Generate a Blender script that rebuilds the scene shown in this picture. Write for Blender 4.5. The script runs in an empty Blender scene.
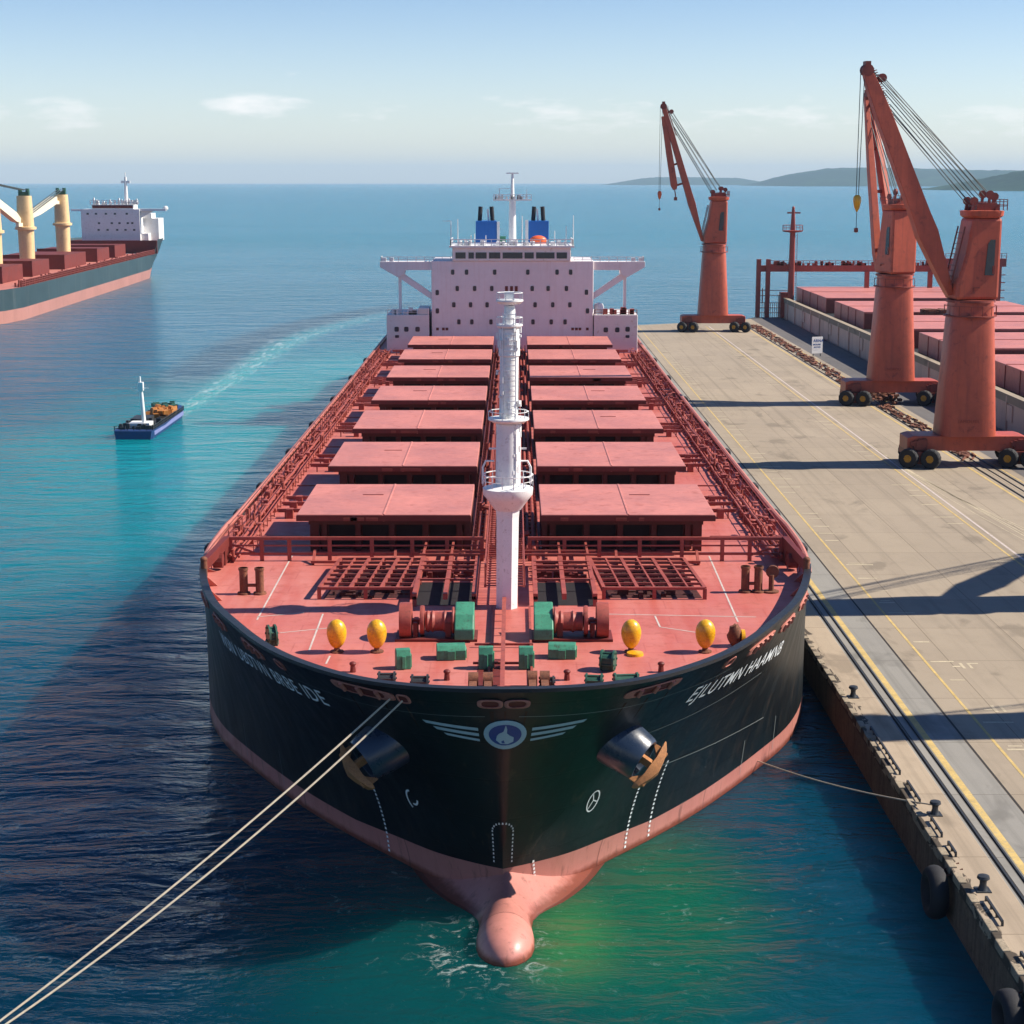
import bpy, math, random
from mathutils import Vector, Matrix
R = math.radians
sc = bpy.context.scene
COL = sc.collection

# ------------------------------------------------------------------ camera
cam_d = bpy.data.cameras.new("camera")
cam = bpy.data.objects.new("camera", cam_d)
COL.objects.link(cam)
cam.location = (0, 0, 29.0)
cam.rotation_euler = (R(90) - math.atan(330 / 1700), 0, 0.0012)
cam_d.sensor_width = 36
cam_d.lens = 36 * 1700 / 1024
cam_d.clip_start = 0.5
cam_d.clip_end = 90000
sc.camera = cam

# ------------------------------------------------------------------ sky, sun, exposure
SUN_EL, SUN_AZ = R(41), R(87)          # azimuth measured clockwise from +Y
sc.view_settings.view_transform = 'Standard'
sc.view_settings.look = 'None'
sc.view_settings.gamma = 1
sc.view_settings.exposure = 0.78
sc.cycles.max_bounces = 8
sc.cycles.volume_bounces = 0
sc.cycles.use_denoising = True
sc.cycles.caustics_reflective = False
sc.cycles.caustics_refractive = False

world = bpy.data.worlds.new("World"); sc.world = world
world.use_nodes = True
nt = world.node_tree; nt.nodes.clear()
def W(t, **k):
    n = nt.nodes.new(t)
    for a, b in k.items(): setattr(n, a, b)
    return n
sky = W('ShaderNodeTexSky', sky_type='NISHITA', sun_disc=False)
sky.sun_elevation = SUN_EL; sky.sun_rotation = SUN_AZ
sky.air_density = 1.0; sky.dust_density = 0.35; sky.ozone_density = 2.5
bg = W('ShaderNodeBackground'); bg.inputs['Strength'].default_value = 0.098
out = W('ShaderNodeOutputWorld')
tc = W('ShaderNodeTexCoord')
def vm(op, a, b=None):
    n = W('ShaderNodeMath', operation=op)
    for i, q in enumerate((a, b)):
        if q is None: continue
        if isinstance(q, (int, float)): n.inputs[i].default_value = q
        else: nt.links.new(q, n.inputs[i])
    return n.outputs[0]
sep = W('ShaderNodeSeparateXYZ'); nt.links.new(tc.outputs['Generated'], sep.inputs[0])
az = vm('ARCTAN2', sep.outputs[0], sep.outputs[1])
el = sep.outputs[2]
comb = W('ShaderNodeCombineXYZ')
nt.links.new(vm('MULTIPLY', az, 1.0), comb.inputs[0]); nt.links.new(vm('MULTIPLY', el, 4.2), comb.inputs[1])
noi = W('ShaderNodeTexNoise'); noi.inputs['Scale'].default_value = 34; noi.inputs['Detail'].default_value = 8; noi.inputs['Roughness'].default_value = 0.62
nt.links.new(comb.outputs[0], noi.inputs['Vector'])
noi2 = W('ShaderNodeTexNoise'); noi2.inputs['Scale'].default_value = 9; noi2.inputs['Detail'].default_value = 3
nt.links.new(comb.outputs[0], noi2.inputs['Vector'])
def blob(a0, e0, wa, we, amp):      # one fair-weather cloud bank: azimuth, elevation, widths
    a = vm('DIVIDE', vm('SUBTRACT', az, a0), wa); e = vm('DIVIDE', vm('SUBTRACT', el, e0), we)
    d = vm('ADD', vm('MULTIPLY', a, a), vm('MULTIPLY', e, e))
    return vm('MULTIPLY', vm('MAXIMUM', vm('SUBTRACT', 1.0, d), 0.0), amp)
acc = None
for b in [(-0.147, 0.0425, 0.040, 0.0095, .92), (-0.262, 0.036, 0.07, 0.012, .50), (0.035, 0.038, 0.08, 0.016, .52), (0.15, 0.036, 0.09, 0.014, .50),
          (0.29, 0.034, 0.08, 0.014, .50), (-0.08, 0.038, 0.05, 0.009, .42), (-0.5, 0.09, 0.2, 0.05, .5), (0.6, 0.12, 0.25, 0.06, .55)]:
    o_ = blob(*b); acc = o_ if acc is None else vm('MAXIMUM', acc, o_)
dens = vm('ADD', vm('MULTIPLY', acc, 0.58), vm('MULTIPLY', vm('SUBTRACT', noi.outputs[0], 0.67), 1.2))
dens = vm('ADD', dens, vm('MULTIPLY', vm('SUBTRACT', noi2.outputs[0], 0.5), 0.25))
cl = W('ShaderNodeMapRange'); cl.inputs[1].default_value = 0.0; cl.inputs[2].default_value = 0.48; cl.inputs[3].default_value = 0; cl.inputs[4].default_value = 0.8
nt.links.new(dens, cl.inputs[0])
mix = W('ShaderNodeMix', data_type='RGBA')
nt.links.new(cl.outputs[0], mix.inputs['Factor'])
tint = W('ShaderNodeMix', data_type='RGBA', blend_type='MULTIPLY'); tint.inputs['Factor'].default_value = 1
nt.links.new(sky.outputs[0], tint.inputs['A'])
grad = W('ShaderNodeMix', data_type='RGBA'); gr = W('ShaderNodeMapRange', interpolation_type='SMOOTHSTEP'); gr.inputs[1].default_value = -.01; gr.inputs[2].default_value = .22
nt.links.new(el, gr.inputs[0]); nt.links.new(gr.outputs[0], grad.inputs['Factor'])
grad.inputs['A'].default_value = (1.0, .97, 1.03, 1); grad.inputs['B'].default_value = (.30, .46, .70, 1)
nt.links.new(grad.outputs['Result'], tint.inputs['B'])
nt.links.new(tint.outputs['Result'], mix.inputs['A'])
mix.inputs['B'].default_value = (7.6, 7.2, 7.0, 1)
nt.links.new(mix.outputs['Result'], bg.inputs['Color'])
nt.links.new(bg.outputs[0], out.inputs['Surface'])

sl = bpy.data.lights.new("sun", 'SUN'); sl.energy = 4.8; sl.angle = R(0.53); sl.color = (1.0, 0.91, 0.78)
sun = bpy.data.objects.new("sun", sl); COL.objects.link(sun)
sd = Vector((math.sin(SUN_AZ) * math.cos(SUN_EL), math.cos(SUN_AZ) * math.cos(SUN_EL), math.sin(SUN_EL)))
sun.rotation_euler = sd.to_track_quat('Z', 'Y').to_euler()
sun.location = (200, 100, 200)

# ------------------------------------------------------------------ materials
class NT:
    """small node helper"""
    def __init__(s, name):
        s.m = bpy.data.materials.new(name); s.m.use_nodes = True
        s.t = s.m.node_tree; s.b = s.t.nodes['Principled BSDF']
    def n(s, t, **k):
        x = s.t.nodes.new(t)
        for a, b in k.items(): setattr(x, a, b)
        return x
    def L(s, a, b): s.t.links.new(a, b)
    def math(s, op, a, b=None, c=None):
        x = s.n('ShaderNodeMath', operation=op)
        for i, q in enumerate((a, b, c)):
            if q is None: continue
            if isinstance(q, (int, float)): x.inputs[i].default_value = q
            else: s.L(q, x.inputs[i])
        return x.outputs[0]
    def obj(s, scale=(1, 1, 1), src='Object'):
        tc = s.n('ShaderNodeTexCoord'); mp = s.n('ShaderNodeMapping')
        mp.inputs['Scale'].default_value = scale
        s.L(tc.outputs[src], mp.inputs['Vector']); return mp.outputs[0]
    def noise(s, vec, scale, detail=4, rough=.55, dist=0):
        x = s.n('ShaderNodeTexNoise'); x.inputs['Scale'].default_value = scale
        x.inputs['Detail'].default_value = detail; x.inputs['Roughness'].default_value = rough; x.inputs['Distortion'].default_value = dist
        s.L(vec, x.inputs['Vector']); return x.outputs[0]
    def rng(s, v, a, b, c=0, d=1, smooth=False):
        x = s.n('ShaderNodeMapRange')
        if smooth: x.interpolation_type = 'SMOOTHSTEP'
        for i, q in enumerate((a, b, c, d)): x.inputs[i + 1].default_value = q
        s.L(v, x.inputs[0]); return x.outputs[0]
    def mix(s, f, a, b, mode='MIX'):
        x = s.n('ShaderNodeMix', data_type='RGBA', blend_type=mode)
        for k, q in (('Factor', f), ('A', a), ('B', b)):
            if isinstance(q, (int, float)): x.inputs[k].default_value = q
            elif isinstance(q, tuple): x.inputs[k].default_value = (*q, 1) if len(q) == 3 else q
            else: s.L(q, x.inputs[k])
        return x.outputs['Result']
    def bump(s, h, strength, dist=.02):
        x = s.n('ShaderNodeBump'); x.inputs['Strength'].default_value = strength; x.inputs['Distance'].default_value = dist
        s.L(h, x.inputs['Height']); s.L(x.outputs[0], s.b.inputs['Normal']); return x
    def fin(s, col, rough=.5, metal=0, spec=.5):
        if isinstance(col, tuple): s.b.inputs['Base Color'].default_value = (*col, 1)
        else: s.L(col, s.b.inputs['Base Color'])
        if isinstance(rough, (int, float)): s.b.inputs['Roughness'].default_value = rough
        else: s.L(rough, s.b.inputs['Roughness'])
        s.b.inputs['Metallic'].default_value = metal
        s.b.inputs['Specular IOR Level'].default_value = spec
        return s.m
def dk_(c, f): return tuple(x * f for x in c)

def paint(name, col, rough=.5, var=.25, scale=.6, rust=0., rustcol=(.16, .055, .025), streak=0., metal=0, spec=.4, bump=.15):
    m = NT(name); v = m.obj()
    n1 = m.noise(v, scale, 5, .6); n2 = m.noise(v, scale * 7, 4, .6)
    f = m.math('ADD', m.math('MULTIPLY', n1, .6), m.math('MULTIPLY', n2, .4))
    c = m.mix(m.rng(f, .32, .68), dk_(col, 1 - var), dk_(col, 1 + var * .6))
    if streak:
        s = m.noise(m.obj((2.2, 2.2, .12)), 1.6, 4, .6)
        c = m.mix(m.rng(s, .5, .72, 0, streak), c, dk_(rustcol, 1.2))
    if rust:
        r = m.noise(v, scale * 4.3, 6, .7, .4)
        c = m.mix(m.rng(r, .60 - rust * .12, .70, 0, .85), c, rustcol)
    if bump: m.bump(n2, bump, .02)
    return m.fin(c, m.rng(n1, .3, .7, rough - .06, rough + .1), metal, spec)

M = {}
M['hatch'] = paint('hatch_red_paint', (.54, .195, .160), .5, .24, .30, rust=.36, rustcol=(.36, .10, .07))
M['darkred'] = paint('dark_red_paint', (.15, .024, .019), .55, .3, .8, rust=.5, rustcol=(.10, .03, .02))
M['rail'] = paint('rail_red_paint', (.34, .075, .055), .55, .3, 1.2, rust=.6, rustcol=(.13, .045, .03))
M['gun'] = paint('gunwale_pink_paint', (.50, .18, .14), .55, .25, .8, rust=.6, rustcol=(.25, .08, .05))
M['well_shade'] = paint('well_shade_red', (.05, .012, .010), .7, .5, 2.0, rust=.8, rustcol=(.16, .035, .025))
M['black'] = paint('black_shade', (.012, .009, .010), .8, .3, 1)  # paints in the dark of openings that are not cut
M['crane'] = paint('crane_red_paint', (.48, .098, .052), .45, .2, .25, rust=.3, rustcol=(.22, .05, .035), streak=.5)
M['craned'] = paint('crane_dark_red', (.24, .05, .035), .5, .25, .8, rust=.4)
M['white'] = paint('white_paint', (.74, .73, .72), .45, .08, .5, rust=.3, rustcol=(.5, .42, .36), streak=.14)
M['mastwhite'] = paint('mast_white_paint', (.78, .78, .77), .4, .08, 1.0, rust=.35, rustcol=(.48, .44, .42))
M['lav'] = paint('superstructure_paint', (.74, .69, .695), .5, .08, .25, streak=.3, rustcol=(.5, .38, .36))
M['block'] = paint('deckhouse_paint', (.68, .63, .62), .5, .06, .4, rust=.15, rustcol=(.5, .38, .32))
M['glass'] = paint('dark_window_glass', (.02, .035, .055), .12, .2, 3, spec=.6, bump=0)
M['blue'] = paint('funnel_blue_paint', (.012, .12, .42), .4, .12, .6)
M['green'] = paint('machine_green_paint', (.055, .25, .15), .45, .3, 1.6, rust=.55, rustcol=(.05, .06, .04))
M['dgreen'] = paint('dark_green_paint', (.025, .10, .07), .5, .4, 2.5, rust=.6, rustcol=(.03, .03, .025))
M['hub'] = paint('hub_dirty_yellow', (.52, .27, .02), .55, .4, 3, rust=.8, rustcol=(.08, .05, .03))
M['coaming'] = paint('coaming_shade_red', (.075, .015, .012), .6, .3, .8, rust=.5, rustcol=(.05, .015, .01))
M['box_red'] = paint('open_hatch_red', (.15, .028, .022), .6, .3, .5)
M['yellow'] = paint('yellow_paint', (.80, .42, .012), .3, .3, 2.4, rust=1.0, rustcol=(.45, .16, .02), spec=.6)
M['orange'] = paint('orange_paint', (.75, .13, .04), .4, .1, 2)
M['rusty'] = paint('rusty_steel', (.20, .075, .04), .8, .5, 2.2, rust=.8, rustcol=(.06, .03, .022), bump=.5)
M['goldrust'] = paint('anchor_rust', (.42, .18, .065), .6, .35, 3.5, rust=.6, rustcol=(.22, .09, .04), bump=.5)
M['rubber'] = paint('black_rubber', (.022, .022, .025), .75, .4, 3, bump=.5)
M['steel'] = paint('dark_steel', (.05, .055, .06), .5, .3, 2, metal=.4)
M['rope'] = paint('rope_fibre', (.52, .45, .34), .9, .25, 6, bump=.4)
M['cable'] = paint('steel_cable', (.05, .07, .075), .6, .2, 4)
M['cream'] = paint('cream_paint', (.72, .50, .26), .5, .15, .3, streak=.3, rust=.15, rustcol=(.4, .22, .1))
M['jibcream'] = paint('jib_cream_paint', (.78, .70, .52), .5, .1, .3)
M['podblue'] = paint('pod_dark_blue', (.018, .032, .06), .28, .25, 1.5, spec=.7)
M['timber'] = paint('weathered_timber', (.33, .27, .19), .85, .4, 1.6, rust=.5, rustcol=(.05, .04, .03), bump=.6)
M['lettering'] = paint('white_lettering', (.85, .88, .88), .55, .12, 1.5, bump=0)
M['logogrey'] = paint('logo_grey_blue', (.40, .52, .58), .5, .08, 1.5, bump=0)
M['logoblue'] = paint('logo_deep_blue', (.012, .06, .25), .5, .08, 1.5, bump=0)
M['linewhite'] = paint('white_marking', (.54, .46, .41), .7, .25, 2.5, bump=0)
M['lineyellow'] = paint('yellow_marking', (.56, .40, .14), .75, .3, 1.3, rust=.75, rustcol=(.34, .29, .20), bump=0)
M['linefade'] = paint('faded_marking', (.52, .44, .30), .75, .3, 1.3, rust=.55, rustcol=(.33, .28, .20), bump=0)
M['groove'] = paint('rail_groove', (.03, .026, .022), .8, .4, 1.5)
M['navy'] = paint('navy_hull_paint', (.018, .05, .16), .45, .3, 1, rust=.3, rustcol=(.05, .05, .07))
M['mauve'] = paint('faded_blue_side', (.20, .22, .45), .5, .2, 1)

# the ship's plated deck
m = NT('deck_pink_paint'); v = m.obj()
n1 = m.noise(v, .12, 5, .6); n2 = m.noise(v, 1.4, 6, .65); n3 = m.noise(m.obj((1, .12, 1)), .9, 5, .6)
br = m.n('ShaderNodeTexBrick'); br.inputs['Scale'].default_value = .16; br.inputs['Mortar Size'].default_value = .006; br.inputs['Color1'].default_value = (1, 1, 1, 1)
br.inputs['Color2'].default_value = (.94, .94, .94, 1); br.inputs['Mortar'].default_value = (.86, .8, .8, 1); m.L(v, br.inputs['Vector'])
c = m.mix(m.rng(n1, .35, .65), (.48, .125, .100), (.54, .185, .150))
c = m.mix(m.rng(n3, .45, .7, 0, .7), c, (.44, .085, .058))
c = m.mix(m.rng(n2, .55, .72, 0, .65), c, (.33, .085, .06))
c = m.mix(1.0, c, br.outputs['Color'], 'MULTIPLY')
m.bump(n2, .12, .02)
M['deck'] = m.fin(c, m.rng(n2, .3, .7, .45, .65), 0, .35)

# the main hull: black topsides, pink boot topping below a sheered paint line
m = NT('hull_black_and_pink'); tcn = m.n('ShaderNodeTexCoord'); sp = m.n('ShaderNodeSeparateXYZ'); m.L(tcn.outputs['Object'], sp.inputs[0])
v = m.obj()
n1 = m.noise(v, .25, 5, .6); n2 = m.noise(m.obj((1.2, 1.2, .1)), 1.3, 6, .65); n3 = m.noise(v, 3, 5, .6)
yl = m.math('ABSOLUTE', m.math('SUBTRACT', sp.outputs[1], -92.0))    # distance aft of the stem, object origin is amidships
line = m.math('ADD', 1.0, m.rng(yl, 1.5, 9, .65, 0))
top = m.math('GREATER_THAN', sp.outputs[2], line)
blk = m.mix(m.rng(n1, .35, .65), (.004, .006, .008), (.007, .012, .015))
blk = m.mix(m.rng(n2, .52, .78, 0, .45), blk, (.030, .026, .020))
pnk = m.mix(m.rng(n1, .35, .65), (.54, .225, .185), (.47, .18, .15))
pnk = m.mix(m.rng(n2, .5, .75, 0, .6), pnk, (.38, .16, .12))
wet = m.rng(m.math('ADD', sp.outputs[2], m.math('MULTIPLY', n3, .3)), .28, .52, 1, 0)
pnk = m.mix(wet, pnk, (.20, .055, .035))
sx = m.n('ShaderNodeTexWave', wave_type='BANDS', bands_direction='Z'); sx.inputs['Scale'].default_value = .16; m.L(v, sx.inputs['Vector'])
c = m.mix(top, pnk, blk)
cv = m.n('ShaderNodeCombineXYZ'); m.L(sp.outputs[1], cv.inputs[0]); m.L(sp.outputs[2], cv.inputs[1])
pl = m.n('ShaderNodeTexBrick'); pl.inputs['Scale'].default_value = .16; pl.inputs['Mortar Size'].default_value = .006; pl.inputs['Brick Width'].default_value = 1.1; pl.inputs['Row Height'].default_value = .32
for k_, q_ in (('Color1', 1.15), ('Color2', .78), ('Mortar', .42)): pl.inputs[k_].default_value = (q_, q_, q_, 1)
m.L(cv.outputs[0], pl.inputs['Vector']); c = m.mix(.8, c, pl.outputs['Color'], 'MULTIPLY')
rs = m.noise(m.obj((.9, .9, .06)), 2.4, 6, .7); c = m.mix(m.rng(rs, .57, .70, 0, .6), c, (.060, .040, .028))
m.bump(m.math('ADD', m.math('MULTIPLY', pl.outputs['Fac'], -.5), m.math('ADD', n1, m.math('MULTIPLY', n3, .2))), .3, .06)
M['hull'] = m.fin(c, m.rng(n2, .3, .7, .32, .5), 0, .35)

M['hull_top'] = paint('rail_black_paint', (.012, .014, .018), .45, .3, 1.5, rust=.3, rustcol=(.05, .02, .015))
# the far ship's hull
def hullmat(name, zl, ca, cb, drk):
    m = NT(name); tcn = m.n('ShaderNodeTexCoord'); sp = m.n('ShaderNodeSeparateXYZ'); m.L(tcn.outputs['Object'], sp.inputs[0])
    v = m.obj(); n1 = m.noise(v, .1, 5, .6); n2 = m.noise(m.obj((.6, .6, .05)), 1.0, 6, .65)
    top = m.math('GREATER_THAN', sp.outputs[2], zl)
    a = m.mix(m.rng(n1, .35, .65), ca, dk_(ca, 1.35)); a = m.mix(m.rng(n2, .52, .75, 0, .5), a, drk)
    b = m.mix(m.rng(n1, .35, .65), cb, dk_(cb, .85)); b = m.mix(m.rng(n2, .5, .75, 0, .5), b, dk_(cb, .6))
    return m.fin(m.mix(top, b, a), .5, 0, .4)
M['hull2'] = hullmat('hull_slate_and_pink', 2.6, (.026, .048, .056), (.42, .19, .155), (.10, .12, .12))
M['hull3'] = hullmat('hull_weathered_grey', 0.4, (.52, .37, .29), (.12, .08, .07), (.26, .17, .13))

# concrete of the quay
def concrete(name, base, dark, wear_shade=False):
    m = NT(name); v = m.obj()
    a = m.noise(v, .035, 5, .6); b = m.noise(v, .5, 7, .68); d = m.noise(m.obj((1, .10, 1)), .55, 6, .7); e = m.noise(v, 9, 3, .6)
    br = m.n('ShaderNodeTexBrick'); br.offset = 0; br.inputs['Scale'].default_value = .125; br.inputs['Mortar Size'].default_value = .004
    br.inputs['Brick Width'].default_value = .62; br.inputs['Row Height'].default_value = .9
    br.inputs['Color1'].default_value = (1, 1, 1, 1); br.inputs['Color2'].default_value = (.90, .90, .91, 1); br.inputs['Mortar'].default_value = (.58, .56, .54, 1); m.L(v, br.inputs['Vector'])
    c = m.mix(m.rng(a, .3, .7), base, dk_(base, .84))
    c = m.mix(m.rng(b, .50, .78, 0, .55), c, dark)
    c = m.mix(m.rng(d, .52, .75, 0, .5), c, dk_(base, .62))
    c = m.mix(m.rng(e, .35, .65, 0, .12), c, dark)
    c = m.mix(1.0, c, br.outputs['Color'], 'MULTIPLY')
    sp_ = m.noise(m.obj((1, .35, 1)), .22, 5, .75, .6)
    c = m.mix(m.rng(sp_, .66, .72, 0, .35), c, dk_(base, .4))
    oil = m.noise(m.obj((1, .55, 1)), .30, 4, .55, .3)
    c = m.mix(m.rng(oil, .60, .68, 0, .5), c, dk_(base, .38))
    tr_ = m.noise(m.obj((1.6, .018, 1)), 1.0, 4, .6)
    c = m.mix(m.rng(tr_, .55, .68, 0, .45), c, dk_(base, .5))
    if wear_shade:                                   # edge damage and shadows of edge fixtures, both painted in dark
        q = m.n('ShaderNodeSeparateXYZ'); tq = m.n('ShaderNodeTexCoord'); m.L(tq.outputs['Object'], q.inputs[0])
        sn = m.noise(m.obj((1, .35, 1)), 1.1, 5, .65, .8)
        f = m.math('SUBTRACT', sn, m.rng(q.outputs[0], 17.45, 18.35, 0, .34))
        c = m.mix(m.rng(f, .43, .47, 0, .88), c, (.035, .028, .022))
    m.bump(b, .2, .02)
    return m.fin(c, .85, 0, .25)
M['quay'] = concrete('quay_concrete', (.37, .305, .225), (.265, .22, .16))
M['coping'] = concrete('coping_concrete', (.44, .35, .25), (.30, .24, .17), wear_shade=True)
M['apron'] = concrete('apron_grey_strip', (.30, .285, .25), (.22, .21, .19))
M['inner_dark'] = concrete('inner_dark_ground', (.15, .14, .135), (.10, .095, .09))
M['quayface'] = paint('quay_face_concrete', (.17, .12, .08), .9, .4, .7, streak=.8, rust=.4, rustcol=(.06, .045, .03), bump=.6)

# hill woodland
def wood(name, a, b):
    m = NT(name); v = m.obj()
    n = m.noise(v, .02, 8, .7); k = m.noise(v, .004, 4, .6)
    c = m.mix(m.rng(n, .35, .65), a, b); c = m.mix(m.rng(k, .5, .62, 0, .35), c, dk_(b, 1.7))
    return m.fin(c, .95, 0, .1)
M['hill'] = wood('hill_woodland', (.008, .028, .024), (.024, .060, .032))

# water: a clear sea over a body colour that changes from place to place
m = NT('sea_water')
geo = m.n('ShaderNodeNewGeometry'); sp = m.n('ShaderNodeSeparateXYZ'); m.L(geo.outputs['Position'], sp.inputs[0])
X, Y = sp.outputs[0], sp.outputs[1]
def mapped(scale, rot=0):
    mp = m.n('ShaderNodeMapping'); mp.inputs['Scale'].default_value = scale; mp.inputs['Rotation'].default_value = (0, 0, rot)
    m.L(geo.outputs['Position'], mp.inputs['Vector']); return mp.outputs[0]
big = m.noise(mapped((1, 1, 1)), .018, 4, .6, .5)
bigs = m.math('SUBTRACT', big, .5)
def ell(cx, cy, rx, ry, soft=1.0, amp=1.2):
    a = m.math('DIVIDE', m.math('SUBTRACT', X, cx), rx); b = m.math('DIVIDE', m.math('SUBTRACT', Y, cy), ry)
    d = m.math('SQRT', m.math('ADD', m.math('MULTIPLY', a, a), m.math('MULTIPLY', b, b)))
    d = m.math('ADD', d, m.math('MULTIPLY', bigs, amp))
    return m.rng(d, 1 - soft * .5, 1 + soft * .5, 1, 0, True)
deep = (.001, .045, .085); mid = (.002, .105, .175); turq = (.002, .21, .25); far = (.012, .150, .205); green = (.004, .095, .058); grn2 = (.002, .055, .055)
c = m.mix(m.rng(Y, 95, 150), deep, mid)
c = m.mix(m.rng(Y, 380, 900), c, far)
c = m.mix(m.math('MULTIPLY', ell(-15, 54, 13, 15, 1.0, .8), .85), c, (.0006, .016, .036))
c = m.mix(ell(-30, 215, 24, 85, .9, 1.0), c, turq)
c = m.mix(m.math('MULTIPLY', ell(-62, 170, 42, 36, 1.2, 1.6), .55), c, turq)
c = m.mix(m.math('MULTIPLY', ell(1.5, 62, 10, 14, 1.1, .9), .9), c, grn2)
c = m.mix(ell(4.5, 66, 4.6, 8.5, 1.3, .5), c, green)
c = m.mix(m.math('MULTIPLY', ell(1.9, 62.3, 1.9, 4.0, 1.4, .3), .75), c, (.03, .17, .06))  # green glow beside the bulb, painted into the water colour
# wake of the workboat: pale foam and a darker trail
yy = m.math('DIVIDE', m.math('MAXIMUM', m.math('SUBTRACT', Y, 296), 0), 90)
wx = m.math('SUBTRACT', X, m.math('ADD', -42.6, m.math('MULTIPLY', m.math('MULTIPLY', yy, yy), 15)))
wd = m.math('ABSOLUTE', wx); wid = m.rng(Y, 210, 400, 1.2, 6)
near = m.math('MULTIPLY', m.rng(Y, 206, 214), m.rng(Y, 300, 420, 1, 0))
wm = m.math('MULTIPLY', m.rng(m.math('DIVIDE', wd, wid), .3, 1.4, 1, 0, True), near)
fo = m.noise(mapped((1.0, .16, 1)), .9, 6, .7)
foam = m.math('MULTIPLY', wm, m.rng(fo, .50, .62))
trail = m.math('MULTIPLY', m.rng(m.math('ABSOLUTE', m.math('ADD', wx, 7)), 2, 8, 1, 0, True), m.math('MULTIPLY', m.rng(Y, 230, 260), m.rng(Y, 380, 460, 1, 0)))
c = m.mix(m.math('MULTIPLY', wm, .6), c, (.02, .30, .30))
c = m.mix(m.math('MULTIPLY', trail, .95), c, (.001, .045, .085))
c = m.mix(m.math('MULTIPLY', foam, .42), c, (.6, .66, .66))
# thin foam lace beside the moving hull
lace = m.noise(mapped((1, 1, 1)), 1.1, 7, .75, 1.6)
lmask = m.math('MULTIPLY', ell(2, 66, 12, 9, 1, .6), m.rng(lace, .60, .66))
lm2 = m.math('MULTIPLY', ell(-15, 72, 7, 14, 1, .8), m.rng(lace, .57, .66))
c = m.mix(m.math('MULTIPLY', m.math('MAXIMUM', lmask, lm2), .16), c, (.45, .60, .62))
splash = m.math('MULTIPLY', ell(-1.0, 61.0, 2.2, 2.6, 1.3, .5), m.rng(lace, .54, .64))
c = m.mix(m.math('MULTIPLY', splash, .55), c, (.6, .72, .70))
# waves
w1 = m.noise(mapped((.55, 1.25, 1), .15), .55, 5, .62, .7)
w2 = m.noise(mapped((.6, 1.5, 1), -.25), .13, 4, .6, .4)
w3 = m.noise(mapped((1, 1.7, 1), .4), 2.1, 3, .6, .3)
w4 = m.noise(mapped((.35, 1, 1)), .03, 4, .6, .3)
d0 = m.rng(Y, 60, 400, 1, .45)
h = m.math('ADD', m.math('MULTIPLY', w1, .55), m.math('ADD', m.math('MULTIPLY', w2, 2.1), m.math('MULTIPLY', m.math('MULTIPLY', w3, .10), d0)))
h = m.math('ADD', h, m.math('MULTIPLY', w4, 1.6))
bp = m.bump(h, 1.0, .85)
calm = m.rng(m.noise(mapped((.3, 1, 1)), .008, 4, .65), .4, .62)
m.L(m.math('MULTIPLY', m.rng(calm, 0, 1, .55, 1.0), m.rng(Y, 80, 1500, 1.0, .55)), bp.inputs['Strength'])
m.b.inputs['IOR'].default_value = 1.33; m.b.inputs['Specular Tint'].default_value = (.50, .82, 1.0, 1)
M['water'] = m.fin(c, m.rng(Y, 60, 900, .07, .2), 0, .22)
m.m.node_tree.nodes['Principled BSDF'].subsurface_method = 'BURLEY'
m.b.inputs['Subsurface Weight'].default_value = .75
m.b.inputs['Subsurface Radius'].default_value = (.4, 1.0, 1.2)
m.b.inputs['Subsurface Scale'].default_value = 13.0

# ------------------------------------------------------------------ object helpers
ORG = {}
def org(o):
    return ORG.get(o.name, Vector((0, 0, 0))) if o else Vector((0, 0, 0))
def tag(o, label=None, cat=None, group=None, kind=None):
    if label: o['label'] = label
    if cat: o['category'] = cat
    if group: o['group'] = group
    if kind: o['kind'] = kind
    return o
def empty(name, loc, label, cat, group=None):
    o = bpy.data.objects.new(name, None); COL.objects.link(o)
    o.location = loc; o.empty_display_size = .5
    ORG[o.name] = Vector(loc); return tag(o, label, cat, group)
def copy_tree(o, parent=None):
    c = o.copy(); COL.objects.link(c); c.parent = parent
    for ch in list(o.children): copy_tree(ch, c)
    return c

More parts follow.
